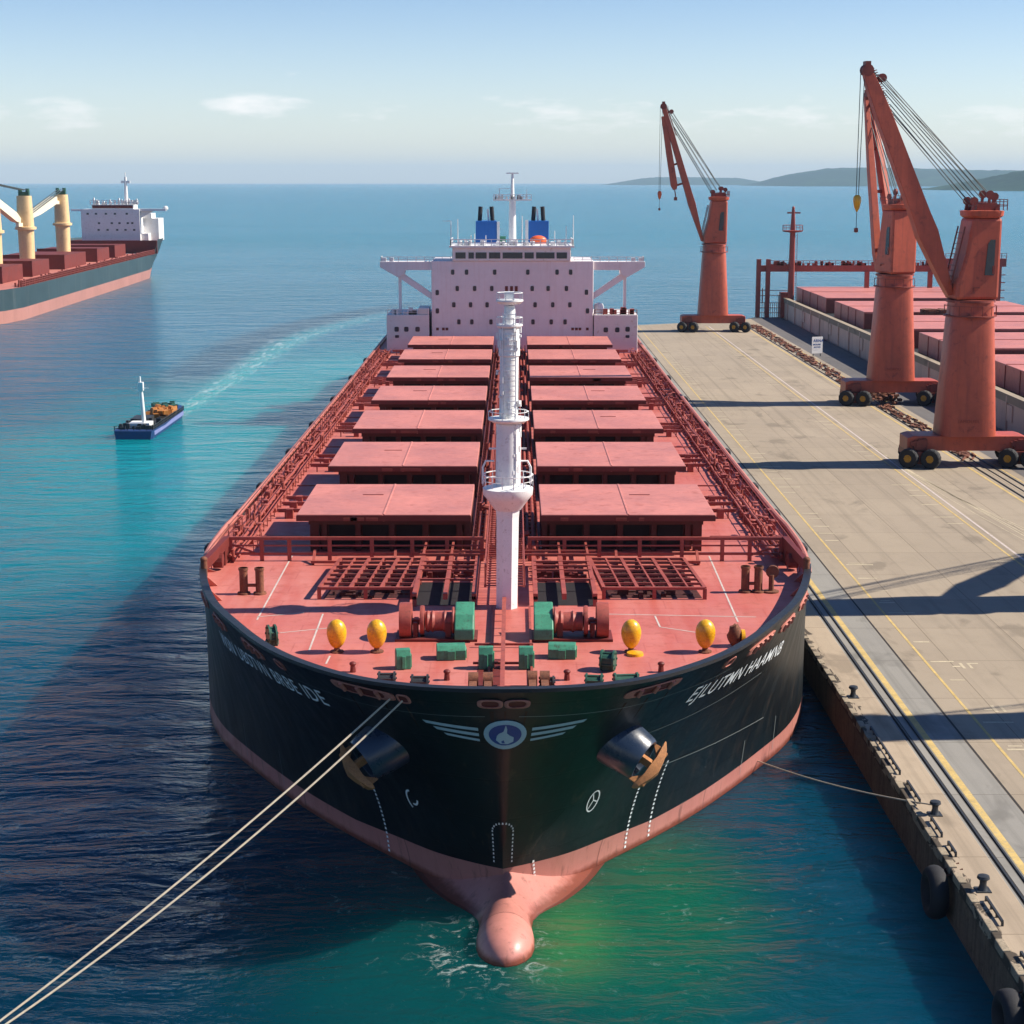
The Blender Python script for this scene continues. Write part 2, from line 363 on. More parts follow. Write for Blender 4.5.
class MB:
    def __init__(s): s.v = []; s.f = []; s.k = []; s.mi = 0
    def add(s, vs, fs):
        b = len(s.v); s.v += [tuple(p) for p in vs]
        for f in fs: s.f.append(tuple(b + i for i in f)); s.k.append(s.mi)
        return s
    def box(s, x0, x1, y0, y1, z0, z1):
        vs = [(x, y, z) for z in (z0, z1) for y in (y0, y1) for x in (x0, x1)]
        return s.add(vs, [(0, 2, 3, 1), (4, 5, 7, 6), (0, 1, 5, 4), (2, 6, 7, 3), (0, 4, 6, 2), (1, 3, 7, 5)])
    def obox(s, c, sx, sy, sz, rz=0, rx=0, ry=0):
        Mx = Matrix.Rotation(rz, 3, 'Z') @ Matrix.Rotation(ry, 3, 'Y') @ Matrix.Rotation(rx, 3, 'X')
        vs = [Vector(c) + Mx @ Vector((x * sx / 2, y * sy / 2, z * sz / 2)) for z in (-1, 1) for y in (-1, 1) for x in (-1, 1)]
        return s.add(vs, [(0, 2, 3, 1), (4, 5, 7, 6), (0, 1, 5, 4), (2, 6, 7, 3), (0, 4, 6, 2), (1, 3, 7, 5)])
    def cyl(s, p0, p1, r0, r1=None, n=10, caps=True):
        r1 = r0 if r1 is None else r1
        p0 = Vector(p0); p1 = Vector(p1); d = (p1 - p0)
        if d.length < 1e-6: return s
        d.normalize(); a = d.orthogonal().normalized(); b = d.cross(a)
        vs = []
        for p, r in ((p0, r0), (p1, r1)):
            for i in range(n):
                t = 2 * math.pi * i / n; vs.append(p + a * math.cos(t) * r + b * math.sin(t) * r)
        fs = [(i, (i + 1) % n, n + (i + 1) % n, n + i) for i in range(n)]
        if caps: fs += [tuple(range(n - 1, -1, -1)), tuple(range(n, 2 * n))]
        return s.add(vs, fs)
    def bar(s, p0, p1, w, h=None):
        """square bar between two points"""
        h = h or w; p0 = Vector(p0); p1 = Vector(p1); d = (p1 - p0)
        if d.length < 1e-6: return s
        d.normalize(); up = Vector((0, 0, 1))
        if abs(d.z) > .95: up = Vector((0, 1, 0))
        a = d.cross(up).normalized(); b = a.cross(d)
        vs = [p + a * (i * w / 2) + b * (j * h / 2) for p in (p0, p1) for i, j in ((-1, -1), (1, -1), (1, 1), (-1, 1))]
        return s.add(vs, [(3, 2, 1, 0), (4, 5, 6, 7)] + [(i, (i + 1) % 4, 4 + (i + 1) % 4, 4 + i) for i in range(4)])
    def tube(s, pts, r, n=8):
        pts = [Vector(p) for p in pts]; rings = []; a = None
        for i, p in enumerate(pts):
            d = (pts[min(i + 1, len(pts) - 1)] - pts[max(i - 1, 0)]).normalized()
            a = d.orthogonal().normalized() if a is None else (a - d * a.dot(d)).normalized()
            b = d.cross(a); rr = r[i] if isinstance(r, (list, tuple)) else r
            rings.append([p + a * math.cos(2 * math.pi * k / n) * rr + b * math.sin(2 * math.pi * k / n) * rr for k in range(n)])
        vs = [q for g in rings for q in g]; fs = []
        for i in range(len(rings) - 1):
            fs += [(i * n + k, i * n + (k + 1) % n, (i + 1) * n + (k + 1) % n, (i + 1) * n + k) for k in range(n)]
        fs += [tuple(range(n - 1, -1, -1)), tuple((len(rings) - 1) * n + k for k in range(n))]
        return s.add(vs, fs)
    def loft(s, rings, caps=True):
        n = len(rings[0]); vs = [q for g in rings for q in g]; fs = []
        for i in range(len(rings) - 1):
            fs += [(i * n + k, i * n + (k + 1) % n, (i + 1) * n + (k + 1) % n, (i + 1) * n + k) for k in range(n)]
        if caps: fs += [tuple(range(n - 1, -1, -1)), tuple((len(rings) - 1) * n + k for k in range(n))]
        return s.add(vs, fs)
    def lathe(s, c, prof, n=24, axis='Z'):
        rings = []
        for r, z in prof:
            g = []
            for k in range(n):
                t = 2 * math.pi * k / n; p = (r * math.cos(t), r * math.sin(t), z)
                if axis == 'X': p = (p[2], p[0], p[1])
                if axis == 'Y': p = (p[0], p[2], p[1])
                g.append(Vector(c) + Vector(p))
            rings.append(g)
        return s.loft(rings)
    def ell(s, c, rx, ry, rz, n=16, m=10, jit=0, rnd=None):
        rings = []
        for j in range(m + 1):
            ph = math.pi * (j / m) - math.pi / 2; ph = max(min(ph, 1.54), -1.54); g = []
            for k in range(n):
                t = 2 * math.pi * k / n; q = 1 + (rnd.uniform(-jit, jit) if jit else 0)
                g.append(Vector(c) + Vector((rx * math.cos(ph) * math.cos(t) * q, ry * math.cos(ph) * math.sin(t) * q, rz * math.sin(ph) * q)))
            rings.append(g)
        return s.loft(rings)
    def prismY(s, poly, y0, y1):
        n = len(poly); vs = [(x, y0, z) for x, z in poly] + [(x, y1, z) for x, z in poly]
        return s.add(vs, [tuple(range(n)), tuple(range(2 * n - 1, n - 1, -1))] + [(i, n + i, n + (i + 1) % n, (i + 1) % n) for i in range(n)])
    def prismX(s, poly, x0, x1):
        n = len(poly); vs = [(x0, y, z) for y, z in poly] + [(x1, y, z) for y, z in poly]
        return s.add(vs, [tuple(range(n)), tuple(range(2 * n - 1, n - 1, -1))] + [(i, n + i, n + (i + 1) % n, (i + 1) % n) for i in range(n)])
    def prismZ(s, poly, z0, z1):
        n = len(poly); vs = [(x, y, z0) for x, y in poly] + [(x, y, z1) for x, y in poly]
        return s.add(vs, [tuple(range(n - 1, -1, -1)), tuple(range(n, 2 * n))] + [(i, (i + 1) % n, n + (i + 1) % n, n + i) for i in range(n)])
    def railing(s, pts, h=1.0, step=1.5, r=.025, rails=3, rp=.03):
        """posts and rails along a polyline"""
        for a, b in zip(pts[:-1], pts[1:]):
            a = Vector(a); b = Vector(b); L = (b - a).length; n = max(1, round(L / step))
            for i in range(n + 1):
                p = a.lerp(b, i / n); s.bar(p, p + Vector((0, 0, h)), rp * 2)
            for k in range(rails):
                z = Vector((0, 0, h * (k + 1) / rails)); s.bar(a + z, b + z, r * 2)
        return s
    def build(s, name, mat, parent=None, smooth=None, bevel=0, label=None):
        me = bpy.data.meshes.new(name); o_ = org(parent)
        me.from_pydata([(x - o_.x, y - o_.y, z - o_.z) for x, y, z in s.v], [], s.f)
        for q in (mat if isinstance(mat, (list, tuple)) else [mat]): me.materials.append(q)
        if len(me.materials) > 1: me.polygons.foreach_set('material_index', s.k)
        import bmesh
        bm = bmesh.new(); bm.from_mesh(me); bmesh.ops.recalc_face_normals(bm, faces=bm.faces)
        bm.to_mesh(me); bm.free()
        if smooth: me.shade_smooth(); me.set_sharp_from_angle(angle=R(smooth))
        o = bpy.data.objects.new(name, me); COL.objects.link(o); o.parent = parent
        ORG[o.name] = o_.copy()
        if bevel:
            b = o.modifiers.new('bevel', 'BEVEL'); b.width = bevel; b.segments = 2; b.limit_method = 'ANGLE'; b.angle_limit = R(40)
        if label: o['label'] = label
        return o

# ---- hull form
def catmull(P, n=6):
    out=[]
    for i in range(len(P)-1):
        p0=P[max(i-1,0)]; p1=P[i]; p2=P[i+1]; p3=P[min(i+2,len(P)-1)]
        if i==0: p0=(-P[1][0],P[1][1]) if P[1][0]>2 else (P[0][0]-(P[1][0]-P[0][0]),P[0][1]-(P[1][1]-P[0][1]))
        for k in range(n):
            t=k/n
            out.append(tuple(0.5*((2*b)+(-a+c)*t+(2*a-5*b+4*c-d)*t*t+(-a+3*b-3*c+d)*t**3) for a,b,c,d in zip(p0,p1,p2,p3)))
    out.append(P[-1]); return out
NS=6
DK=catmull([(0,60.0),(3.0,60.35),(5.6,61.6),(8.0,64),(9.9,66.8),(11.7,70.6),(13.8,76.0),(15.3,82.5),(16.2,89.5),(16.5,98),(16.4,110),(16.3,175),(16.3,240),(15.6,256),(14.5,262)],NS)
WL=catmull([(0,65.3),(1.1,66.1),(2.7,67.5),(4.6,69.8),(6.9,72.6),(9.5,76.2),(12.4,81.0),(15.0,86.0),(16.6,91.5),(16.9,97),(16.6,110),(16.5,175),(16.5,240),(13,256),(8,262)],NS)
NP=len(DK)
ARC=[0.0]
for i in range(1,NP):
    m=lambda k:((DK[k][0]+WL[k][0])/2,(DK[k][1]+WL[k][1])/2)
    a,b=m(i-1),m(i); ARC.append(ARC[-1]+math.hypot(a[0]-b[0],a[1]-b[1]))
def ztop(y):
    if y<=60: return 10.7
    if y<86: 
        t=(y-60)/26; return 10.7-1.25*t
    if y<88: return 9.45-0.35*(y-86)
    return 8.75
def hull(s,z):
    """half breadth, y of the hull at arc position s and height z"""
    s=max(0,min(s,ARC[-1]-1e-6)); i=0
    lo,hi=0,NP-1
    while hi-lo>1:
        m=(lo+hi)//2
        if ARC[m]<=s: lo=m
        else: hi=m
    f=(s-ARC[lo])/(ARC[hi]-ARC[lo])
    a=[DK[lo][k]*(1-f)+DK[hi][k]*f for k in (0,1)]
    b=[WL[lo][k]*(1-f)+WL[hi][k]*f for k in (0,1)]
    g=(max(0,z)/10.7)**1.6
    return b[0]*(1-g)+a[0]*g, b[1]*(1-g)+a[1]*g

# ------------------------------------------------------------------ setting
def sheet(name, mat, poly, z):
    b = MB(); b.add([(x, y, z) for x, y in poly], [tuple(range(len(poly)))])
    return tag(b.build(name, mat), kind='structure')
def strip(b, x0, x1, y0, y1, z):
    b.add([(x0, y0, z), (x1, y0, z), (x1, y1, z), (x0, y1, z)], [(0, 1, 2, 3)])
QZ = 2.2                                        # top of the quay
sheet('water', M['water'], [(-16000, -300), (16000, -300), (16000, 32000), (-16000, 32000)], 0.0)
b = MB(); b.prismZ([(17.6, -60), (53.8, -60), (53.8, 345), (48.5, 344), (44, 337), (17.6, 322)], -4, QZ - .05)
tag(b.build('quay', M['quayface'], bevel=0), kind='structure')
sheet('quay_surface', M['quay'], [(22.0, -60), (47.2, -60), (47.2, 340.5), (44, 336.5), (22.0, 324.2)], QZ)
sheet('inner_apron', M['inner_dark'], [(47.2, -60), (53.8, -60), (53.8, 345), (48.5, 344), (47.2, 342)], QZ)  # ground strip darker than the rest of the quay
b = MB(); strip(b, 19.15, 22.0, -60, 322.5, QZ); tag(b.build('crane_track_apron', M['apron']), kind='structure')
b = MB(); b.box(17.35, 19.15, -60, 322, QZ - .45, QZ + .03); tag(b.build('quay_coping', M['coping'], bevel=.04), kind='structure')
# crane rails sunk in dark grooves, with yellow edge bands
b = MB()
for x0, x1 in ((19.25, 19.50), (19.86, 20.02), (22.02, 22.14), (43.95, 44.25), (44.9, 45.1), (45.7, 46.0)):
    strip(b, x0, x1, -60, 322, QZ + .004)
tag(b.build('rail_grooves', M['groove']), kind='structure')
b = MB()
for x in (19.375, 19.94, 44.1, 45.0, 45.85): b.box(x - .04, x + .04, -60, 322, QZ + .001, QZ + .05)
tag(b.build('crane_rails', M['steel']), kind='structure')
b = MB(); rnd = random.Random(3)
strip(b, 20.08, 20.42, -60, 322, QZ + .008)
strip(b, 23.35, 23.50, -60, 322, QZ + .008)
strip(b, 36.10, 36.26, -60, 322, QZ + .008)
strip(b, 43.35, 43.60, -60, 322, QZ + .008); strip(b, 46.2, 46.35, -60, 322, QZ + .008)
tag(b.build('yellow_lines', M['lineyellow']), kind='structure')
b = MB(); strip(b, 36.75, 36.93, -60, 322, QZ + .008)
def track(pts, w):
    for (xa, ya), (xb, yb) in zip(pts[:-1], pts[1:]):
        b.add([(xa, ya, QZ + .008), (xa + w, ya, QZ + .008), (xb + w, yb, QZ + .008), (xb, yb, QZ + .008)], [(0, 1, 2, 3)])
tag(b.build('white_line', M['linewhite']), kind='structure')
b = MB()
for k, (xe, ye, w) in enumerate(((37.2, 100, .10), (38.6, 96, .10), (40.5, 96, .10), (42.2, 100, .09), (39.6, 90, .07))):
    pts = []
    for i in range(25):
        t = i / 24; y = 175 - (175 - ye) * t - k * 4
        pts.append((37.0 + (xe + 3.2 - 37.0) * (t * t * (3 - 2 * t)), y))
    track(pts, w)
# bay tick marks and stencilled bay numbers along both lanes
y = 78
while y < 300:
    L_ = rnd.uniform(.9, 2.0)
    if rnd.random() < .85: strip(b, 23.7, 23.7 + L_, y, y + .22, QZ + .008)
    if rnd.random() < .45: strip(b, 23.9, 23.9 + L_ * .6, y + .55, y + .7, QZ + .008)
    if rnd.random() < .75: strip(b, 35.9 - L_, 35.9, y + 1.1, y + 1.3, QZ + .008)
    y += rnd.choice((2.7, 2.7, 4.2))
for x, y in ((24.8, 84), (25.6, 77), (25.2, 92), (26.4, 70), (26.8, 63)):
    strip(b, x, x + .18, y, y + 1.1, QZ + .008); strip(b, x + .45, x + .6, y, y + 1.1, QZ + .008); strip(b, x - .5, x - .05, y + .3, y + .5, QZ + .008); strip(b, x + .6, x + 1.1, y + .9, y + 1.1, QZ + .008)
tag(b.build('faded_markings', M['linefade']), kind='structure')
# worn timber and steel fender pieces let into the edge of the coping
b = MB(); y = 46.0
while y < 320:
    L_ = rnd.uniform(.55, 1.0)
    b.box(17.30, 17.62, y, y + L_, QZ - .25, QZ + .07 + rnd.uniform(0, .03)); y += L_ + rnd.uniform(.35, 1.6)
tag(b.build('quay_edge_timbers', M['timber'], bevel=.03), kind='structure')
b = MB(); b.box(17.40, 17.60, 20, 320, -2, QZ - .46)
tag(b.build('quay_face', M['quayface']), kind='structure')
# rusty chain and dunnage lying between the inner rails
b = MB(); rnd = random.Random(11)
for i in range(520):
    y = rnd.uniform(165, 325); x = 44.5 + rnd.uniform(-.25, 1.5) + (.3 if y > 240 else 0)
    b.obox((x, y, QZ + .08 + rnd.uniform(0, .06)), rnd.uniform(.10, .2), rnd.uniform(.5, 2.0), rnd.uniform(.08, .18), rnd.uniform(-.5, .5))
for i in range(90):
    b.obox((46.6 + rnd.gauss(0, .5), 214 + rnd.gauss(0, 2.5), QZ + .2 + abs(rnd.gauss(0, .25))), .5, .5, .3, rnd.uniform(0, 3), rnd.uniform(-.5, .5))
tag(b.build('rusty_chain', M['rusty']), 'heaps of rusty brown chain lying along the inner crane rail beside the grey hull', 'chain', kind='stuff')

# distant land
def ridge(name, x0, x1, y, depth, hfun, seed, res=(90, 14), mat='hill'):
    from mathutils import noise
    b = MB(); nx, ny = res; vs = []
    for j in range(ny + 1):
        for i in range(nx + 1):
            u = i / nx; v = j / ny
            x = x0 + (x1 - x0) * u; yy = y + depth * v
            e = math.sin(math.pi * min(1, v * 1.0)) ** .7
            n = noise.fractal(Vector((x * .0014 + seed, yy * .0014, seed)), 1, 2, 5)
            n2 = noise.fractal(Vector((x * .03, yy * .03, seed)), 1, 2, 4)
            vs.append((x, yy, -3 + max(0, hfun(u)) * e * (1 + .10 * n) + 5 * n2 * min(1, hfun(u) / 40) * e))
    fs = [(j * (nx + 1) + i, j * (nx + 1) + i + 1, (j + 1) * (nx + 1) + i + 1, (j + 1) * (nx + 1) + i) for j in range(ny) for i in range(nx)]
    b.add(vs, fs); return tag(b.build(name, M[mat], smooth=60), kind='structure')
def sm(t): t = max(0, min(1, t)); return t * t * (3 - 2 * t)
ridge('headland', 1820, 6600, 11800, 3000, lambda u: 138 * (.35 * sm(u * 16) + .65 * sm(u * 7)) * (1 - .30 * u) * (1 + .03 * math.sin(u * 9)), 4.2, (200, 16))
ridge('far_shore', 820, 2700, 16500, 2500, lambda u: 76 * sm(u * 3) * sm((1 - u) * 4), 9.1, (120, 10))
ridge('wooded_point', 1490, 3600, 5500, 1500, lambda u: 95 * (sm(u * 4.5) * .8 + .25 * u), 2.7, (260, 50))

# haze: one closed box of thin even air
b = MB(); b.box(-16500, 16500, -400, 32500, -1.0, 330)
hz = bpy.data.materials.new('thin_sea_haze'); hz.use_nodes = True; t_ = hz.node_tree; t_.nodes.clear()
pv = t_.nodes.new('ShaderNodeVolumePrincipled'); mo = t_.nodes.new('ShaderNodeOutputMaterial')
pv.inputs['Color'].default_value = (.56, .80, 1.0, 1); pv.inputs['Density'].default_value = 4.6e-5; pv.inputs['Anisotropy'].default_value = 0.0
t_.links.new(pv.outputs[0], mo.inputs['Volume'])
hzo = tag(b.build('haze', hz), kind='stuff')

# ------------------------------------------------------------------ the main ship
XS = -0.45                                     # the ship's centreline
DZ = 8.70                                      # main deck height
ship = empty('bulk_carrier', (XS, 155, 0), 'large bulk carrier with black bow and pink-red deck moored beside the pier, seen from ahead', 'ship')
def S(p): return (p[0] + XS, p[1], p[2])
def dk(u, v, z=DZ):
    """where a point of the deck stands, from its bearing"""
    d = 1700 * (29 - z) / (.9817 * (v - 182)); return ((u - 514) * d / 1700, (d - (29 - z) * .19057) / .98167)

ZF = [-1.5, -.6, 0, .4, .9, 1.5, 2.2, 3, 4, 5, 6, 7, 8, 9, 10, 10.7]
b = MB(); cols = []
for i in range(NP):
    for side in (1,):
        pass
def rowpts(side):
    g = []
    for i in range(NP):
        col = []; zt = ztop(DK[i][1])
        for z in ZF:
            zz = z if z <= 0 else z * zt / 10.7
            x, y = hull(ARC[i], zz); col.append((side * x + XS, y, zz))
        g.append(col)
    return g
RP = rowpts(1); LP_ = rowpts(-1); nz = len(ZF)
vs = []; fs = []
loop = [LP_[i] for i in range(NP - 1, 0, -1)] + RP       # stern port -> bow -> stern starboard
for c_ in loop: vs += c_
for i in range(len(loop) - 1):
    for j in range(nz - 1): fs.append((i * nz + j, (i + 1) * nz + j, (i + 1) * nz + j + 1, i * nz + j + 1))
fs.append(tuple([j for j in range(nz)] + [(len(loop) - 1) * nz + j for j in range(nz - 1, -1, -1)]))
b.add(vs, fs)
hull_o = b.build('hull', M['hull'], ship, smooth=50)

# inner skin and rail of the bow bulwark, and the gunwale aft of it
def inset(i, side, z, t):
    s = ARC[i]; x, y = hull(s, z); e = .3
    x1, y1 = hull(s + e, z); x0, y0 = hull(max(s - e, 0), z)
    if s < e: x0, y0 = -hull(e, z)[0], hull(e, z)[1]
    tx, ty = x1 - x0, y1 - y0; l = math.hypot(tx, ty) or 1
    nx, ny = -ty / l, tx / l
    xx, yy = x + nx * t, y + ny * t
    return (side * max(xx, 0 if s < .01 else .0) + XS, yy, z)
iend = max(i for i in range(NP) if DK[i][1] < 87.5)
b = MB(); vs = []; fs = []
seq = [(i, -1) for i in range(iend, 0, -1)] + [(i, 1) for i in range(0, iend + 1)]
for i, sd_ in seq:
    zt = ztop(DK[i][1]) + .05
    o1 = inset(i, sd_, zt - .05, -.06); i1 = inset(i, sd_, zt - .05, .30); dn = inset(i, sd_, DZ - .05, .30)
    vs += [(o1[0], o1[1], zt - .14), (o1[0], o1[1], zt), (i1[0], i1[1], zt), (i1[0], i1[1], zt - .1), (i1[0] * 1.0, i1[1] + 0.0, zt - .1)]
n_ = 5
for k in range(len(seq) - 1):
    for j in range(3): fs.append((k * n_ + j, (k + 1) * n_ + j, (k + 1) * n_ + j + 1, k * n_ + j + 1))
b.add(vs, fs); b.build('bulwark_rail', M['hull_top'], ship, smooth=40)
b = MB(); vs = []; fs = []
for i, sd_ in seq:
    zt = ztop(DK[i][1]) - .02
    a_ = inset(i, sd_, zt, .16); c_ = inset(i, sd_, DZ - .05, .16); vs += [a_, c_]
for k in range(len(seq) - 1): fs.append((2 * k, 2 * k + 1, 2 * k + 3, 2 * k + 2))
b.add(vs, fs)
for i, sd_ in seq[::3]:                        # bulwark stays
    zt = ztop(DK[i][1]) - .15; a_ = inset(i, sd_, zt, .17); c_ = inset(i, sd_, DZ, .17); d_ = inset(i, sd_, DZ, .75)
    b.add([a_, c_, d_, (a_[0], a_[1] + .06, a_[2]), (c_[0], c_[1] + .06, c_[2]), (d_[0], d_[1] + .06, d_[2])], [(0, 1, 2), (5, 4, 3), (0, 3, 4, 1), (1, 4, 5, 2), (0, 2, 5, 3)])
b.build('bulwark_lining', M['gun'], ship, smooth=40)

b = MB(); vs = []; fs = []
for i in range(NP):
    x, y = hull(ARC[i], DZ); x = max(x - .12, 0) if i else 0; vs += [(-x + XS, y + (.14 if i < 8 else 0), DZ), (x + XS, y + (.14 if i < 8 else 0), DZ)]
for i in range(NP - 1): fs.append((2 * i, 2 * i + 1, 2 * i + 3, 2 * i + 2))
b.add(vs, fs); b.build('deck', M['deck'], ship)

for side in (-1, 1):                           # raised gunwale bar down each side
    b = MB(); pts = [inset(i, side, 8.75, .02) for i in range(iend - 1, NP - 4)]
    b.tube([(p[0], p[1], 8.98) for p in pts], .17, 8); b.build('gunwale', M['gun'], ship, smooth=40)

# bulbous bow: a swelling carried forward from the stem
b = MB(); rings = []
for y, w, H, c in ((59.5, .06, .05, 0), (59.65, .45, .42, 0), (59.95, .76, .70, 0), (60.4, 1.0, .92, 0), (61.0, 1.12, 1.02, 0), (61.7, 1.13, 1.04, 0), (62.4, 1.08, 1.0, .08), (63.0, 1.04, .97, .2), (63.6, 1.10, .98, .4),
                   (64.2, 1.35, 1.08, .65), (64.8, 1.80, 1.25, .85), (65.4, 2.35, 1.5, 1), (66.1, 2.8, 1.75, 1), (67.0, 3.3, 1.9, 1), (68.2, 3.8, 1.95, 1), (69.6, 4.3, 1.8, 1), (71.2, 4.9, 1.5, 1)):
    a_ = 2 - .7 * c; e_ = .5 + 1.2 * c; g_ = []
    for k in range(25):
        q = math.sin((k / 24 - .5) * math.pi); g_.append((XS + .12 + w * q, y, H * max(0, 1 - abs(q) ** a_) ** e_))
    g_ += [(XS + .12 + w * .7, y, -1.0), (XS + .12 - w * .7, y, -1.0)]; rings.append(g_)
b.loft(rings); b.build('bulbous_bow', M['hull'], ship, smooth=60)

# things laid on the curved hull
def onhull(side, s, z, off=.02):
    s = abs(s) if s >= 0 else s
    sd_ = side
    if s < 0: s = -s; sd_ = -side
    x, y = hull(s, z); e = .15
    xa, ya = hull(s + e, z); xb, yb = hull(max(s - e, 0), z)
    if s < e: xb, yb = -hull(e, z)[0], hull(e, z)[1]
    tx, ty = xa - xb, ya - yb; l = math.hypot(tx, ty)
    return (sd_ * (x + ty / l * off) + XS, y - tx / l * off, z)
def patch(b, side, s0, s1, z0, z1, off=.03, n=4, th=.05):
    """thin plate following the hull"""
    vs = []; fs = []
    for k in range(n + 1):
        s = s0 + (s1 - s0) * k / n
        dz = 0
        vs += [onhull(side, s, z0, off), onhull(side, s, z1, off), onhull(side, s, z1, off - th), onhull(side, s, z0, off - th)]
    for k in range(n):
        for j in range(4): fs.append((k * 4 + j, (k + 1) * 4 + j, (k + 1) * 4 + (j + 1) % 4, k * 4 + (j + 1) % 4))
    fs += [(0, 1, 2, 3), tuple(n * 4 + j for j in (3, 2, 1, 0))]
    b.add(vs, fs)
def oval(b, side, s, z, rs, rz, off, th, n=18, p=3.0, hole=None):
    """rounded pad (or ring) on the hull"""
    def ring(k, o): return [onhull(side, s + rs * k * abs(math.cos(t)) ** (2 / p) * (1 if math.cos(t) >= 0 else -1), z + rz * k * abs(math.sin(t)) ** (2 / p) * (1 if math.sin(t) >= 0 else -1), o) for t in [2 * math.pi * i / n for i in range(n)]]
    if hole is None: b.loft([ring(1, off - th), ring(1, off), ring(.93, off + .015)])
    else:
        b.loft([ring(1, off - th), ring(1, off), ring(.9, off + .03), ring(hole + .05, off + .03), ring(hole, off), ring(hole, off - th)], caps=False)
def fairlead(side, s, z, rs, rz, n=1):
    b = MB(); oval(b, side, s, z, rs, rz, .06, .1, 22, 4 if n > 1 else 3.0, .66 if n == 1 else .72)
    o = b.build('fairlead', M['gun'], ship, smooth=50)
    b = MB(); oval(b, side, s, z, rs * .76, rz * .76, .03, .05, 18, 4); b.build('opening', M['darkred'], o)
    if n > 1:
        for k in range(n): 
            b = MB(); q = s + rs * (-.55 + 1.1 * k / (n - 1)); b.cyl(onhull(side, q, z - rz * .7, .09), onhull(side, q, z + rz * .7, .09), .09, n=8)
            b.build('roller', M['gun'], o, smooth=40)
for a in ((1, .42, 9.98, .36, .22, 1), (1, -.32, 9.98, .36, .22, 1), (1, 5.35, 9.92, 1.45, .24, 3), (-1, 4.75, 9.98, 1.5, .26, 3), (-1, 2.95, 9.95, .24, .24, 1),
          (1, 11.0, 9.62, .5, .28, 1), (1, 15.6, 9.25, 1.9, .28, 4), (1, 20.2, 9.0, 1.4, .28, 3), (1, 25.0, 8.85, 1.6, .26, 3), (-1, 10.8, 9.55, .42, .28, 1), (-1, 14.6, 9.25, 1.5, .30, 3), (-1, 20.6, 8.95, 1.3, .30, 3), (-1, 25.6, 8.8, 1.4, .28, 3)):
    fairlead(*a)

# painted names, warped on to the flare
def text_mesh(body, size=1.0, shear=0.0, bold=0.0, align='LEFT'):
    cu = bpy.data.curves.new('lettering', 'FONT'); cu.body = body; cu.size = size; cu.shear = shear; cu.offset = bold; cu.resolution_u = 3; cu.space_character = 1.1
    o = bpy.data.objects.new('lettering_tmp', cu); COL.objects.link(o)
    bpy.context.view_layer.update()
    me = bpy.data.meshes.new_from_object(o.evaluated_get(bpy.context.evaluated_depsgraph_get()))
    vs = [tuple(v.co) for v in me.vertices]; fs = [tuple(p.vertices) for p in me.polygons]
    bpy.data.objects.remove(o); bpy.data.curves.remove(cu); bpy.data.meshes.remove(me)
    return vs, fs
def hull_name(body, side, s0, s1, z0, z1, hgt, shear):
    vs, fs = text_mesh(body, 1.0, shear, .004)
    mx = max(v[0] for v in vs); mn = min(v[0] for v in vs); my = max(v[1] for v in vs)
    out_ = []
    for x, y, z in vs:
        t = (x - mn) / (mx - mn); s = s0 + (s1 - s0) * t; out_.append(onhull(side, s, z0 + (z1 - z0) * t + hgt * y / my, .03))
    b = MB(); b.add(out_, fs); return b.build('ship_name', M['lettering'], ship)
hull_name("EJLUTMN HAAMNB", 1, 9.0, 21.6, 8.0, 6.8, .80, .25)
hull_name("WSN UBSTVN BRBE IDE", -1, 22.6, 8.2, 7.0, 8.05, .84, .0)

# emblem: ringed disc with three swept bars on each side
def emb_disc(b, rs, rz, off, pts=None, n=28):
    P_ = pts or [(rs * math.cos(2 * math.pi * i / n), rz * math.sin(2 * math.pi * i / n)) for i in range(n)]
    b.add([onhull(1, EC + x, EZ + z, off) for x, z in P_] + [onhull(1, EC, EZ, off)], [(i, (i + 1) % len(P_), len(P_)) for i in range(len(P_))])
EC, EZ = .10, 8.42
b = MB(); rings = [[onhull(1, EC + r * math.cos(2 * math.pi * i / 30), EZ + r * 1.05 * math.sin(2 * math.pi * i / 30), o_) for i in range(30)] for r, o_ in ((.70, -.05), (.70, .05), (.66, .06), (.2, .06))]
b.loft(rings); em = b.build('emblem', M['logogrey'], ship, smooth=40)
b = MB(); emb_disc(b, .53, .53, .075); b.build('emblem_field', M['logoblue'], em)
b = MB(); b.add([onhull(1, EC + x, EZ + z, .09) for x, z in ((.02, .52), (-.05, .20), (-.26, -.02), (-.30, -.25), (-.16, -.43), (.08, -.46), (.27, -.34), (.28, -.12), (.14, -.02), (.05, .10), (.06, .3))], [tuple(range(11))])
b.build('emblem_drop', M['logogrey'], em)
for side in (1, -1):
    for k, (z, s1, w) in enumerate(((8.66, 2.62, .075), (8.38, 2.30, .075), (8.10, 1.98, .06))):
        b = MB(); n = 8; vs = []; fs = []
        for i in range(n + 1):
            t = i / n; s = .86 + (s1 - .86) * t - (0.10 if side < 0 else -.10); zz = z + .20 * t
            vs += [onhull(side, s, zz - w, .035), onhull(side, s + (.10 if i == n else 0), zz + w, .035)]
        for i in range(n): fs.append((2 * i, 2 * i + 2, 2 * i + 3, 2 * i + 1))
        b.add(vs, fs); b.build('emblem_bar', M['logogrey'], em)

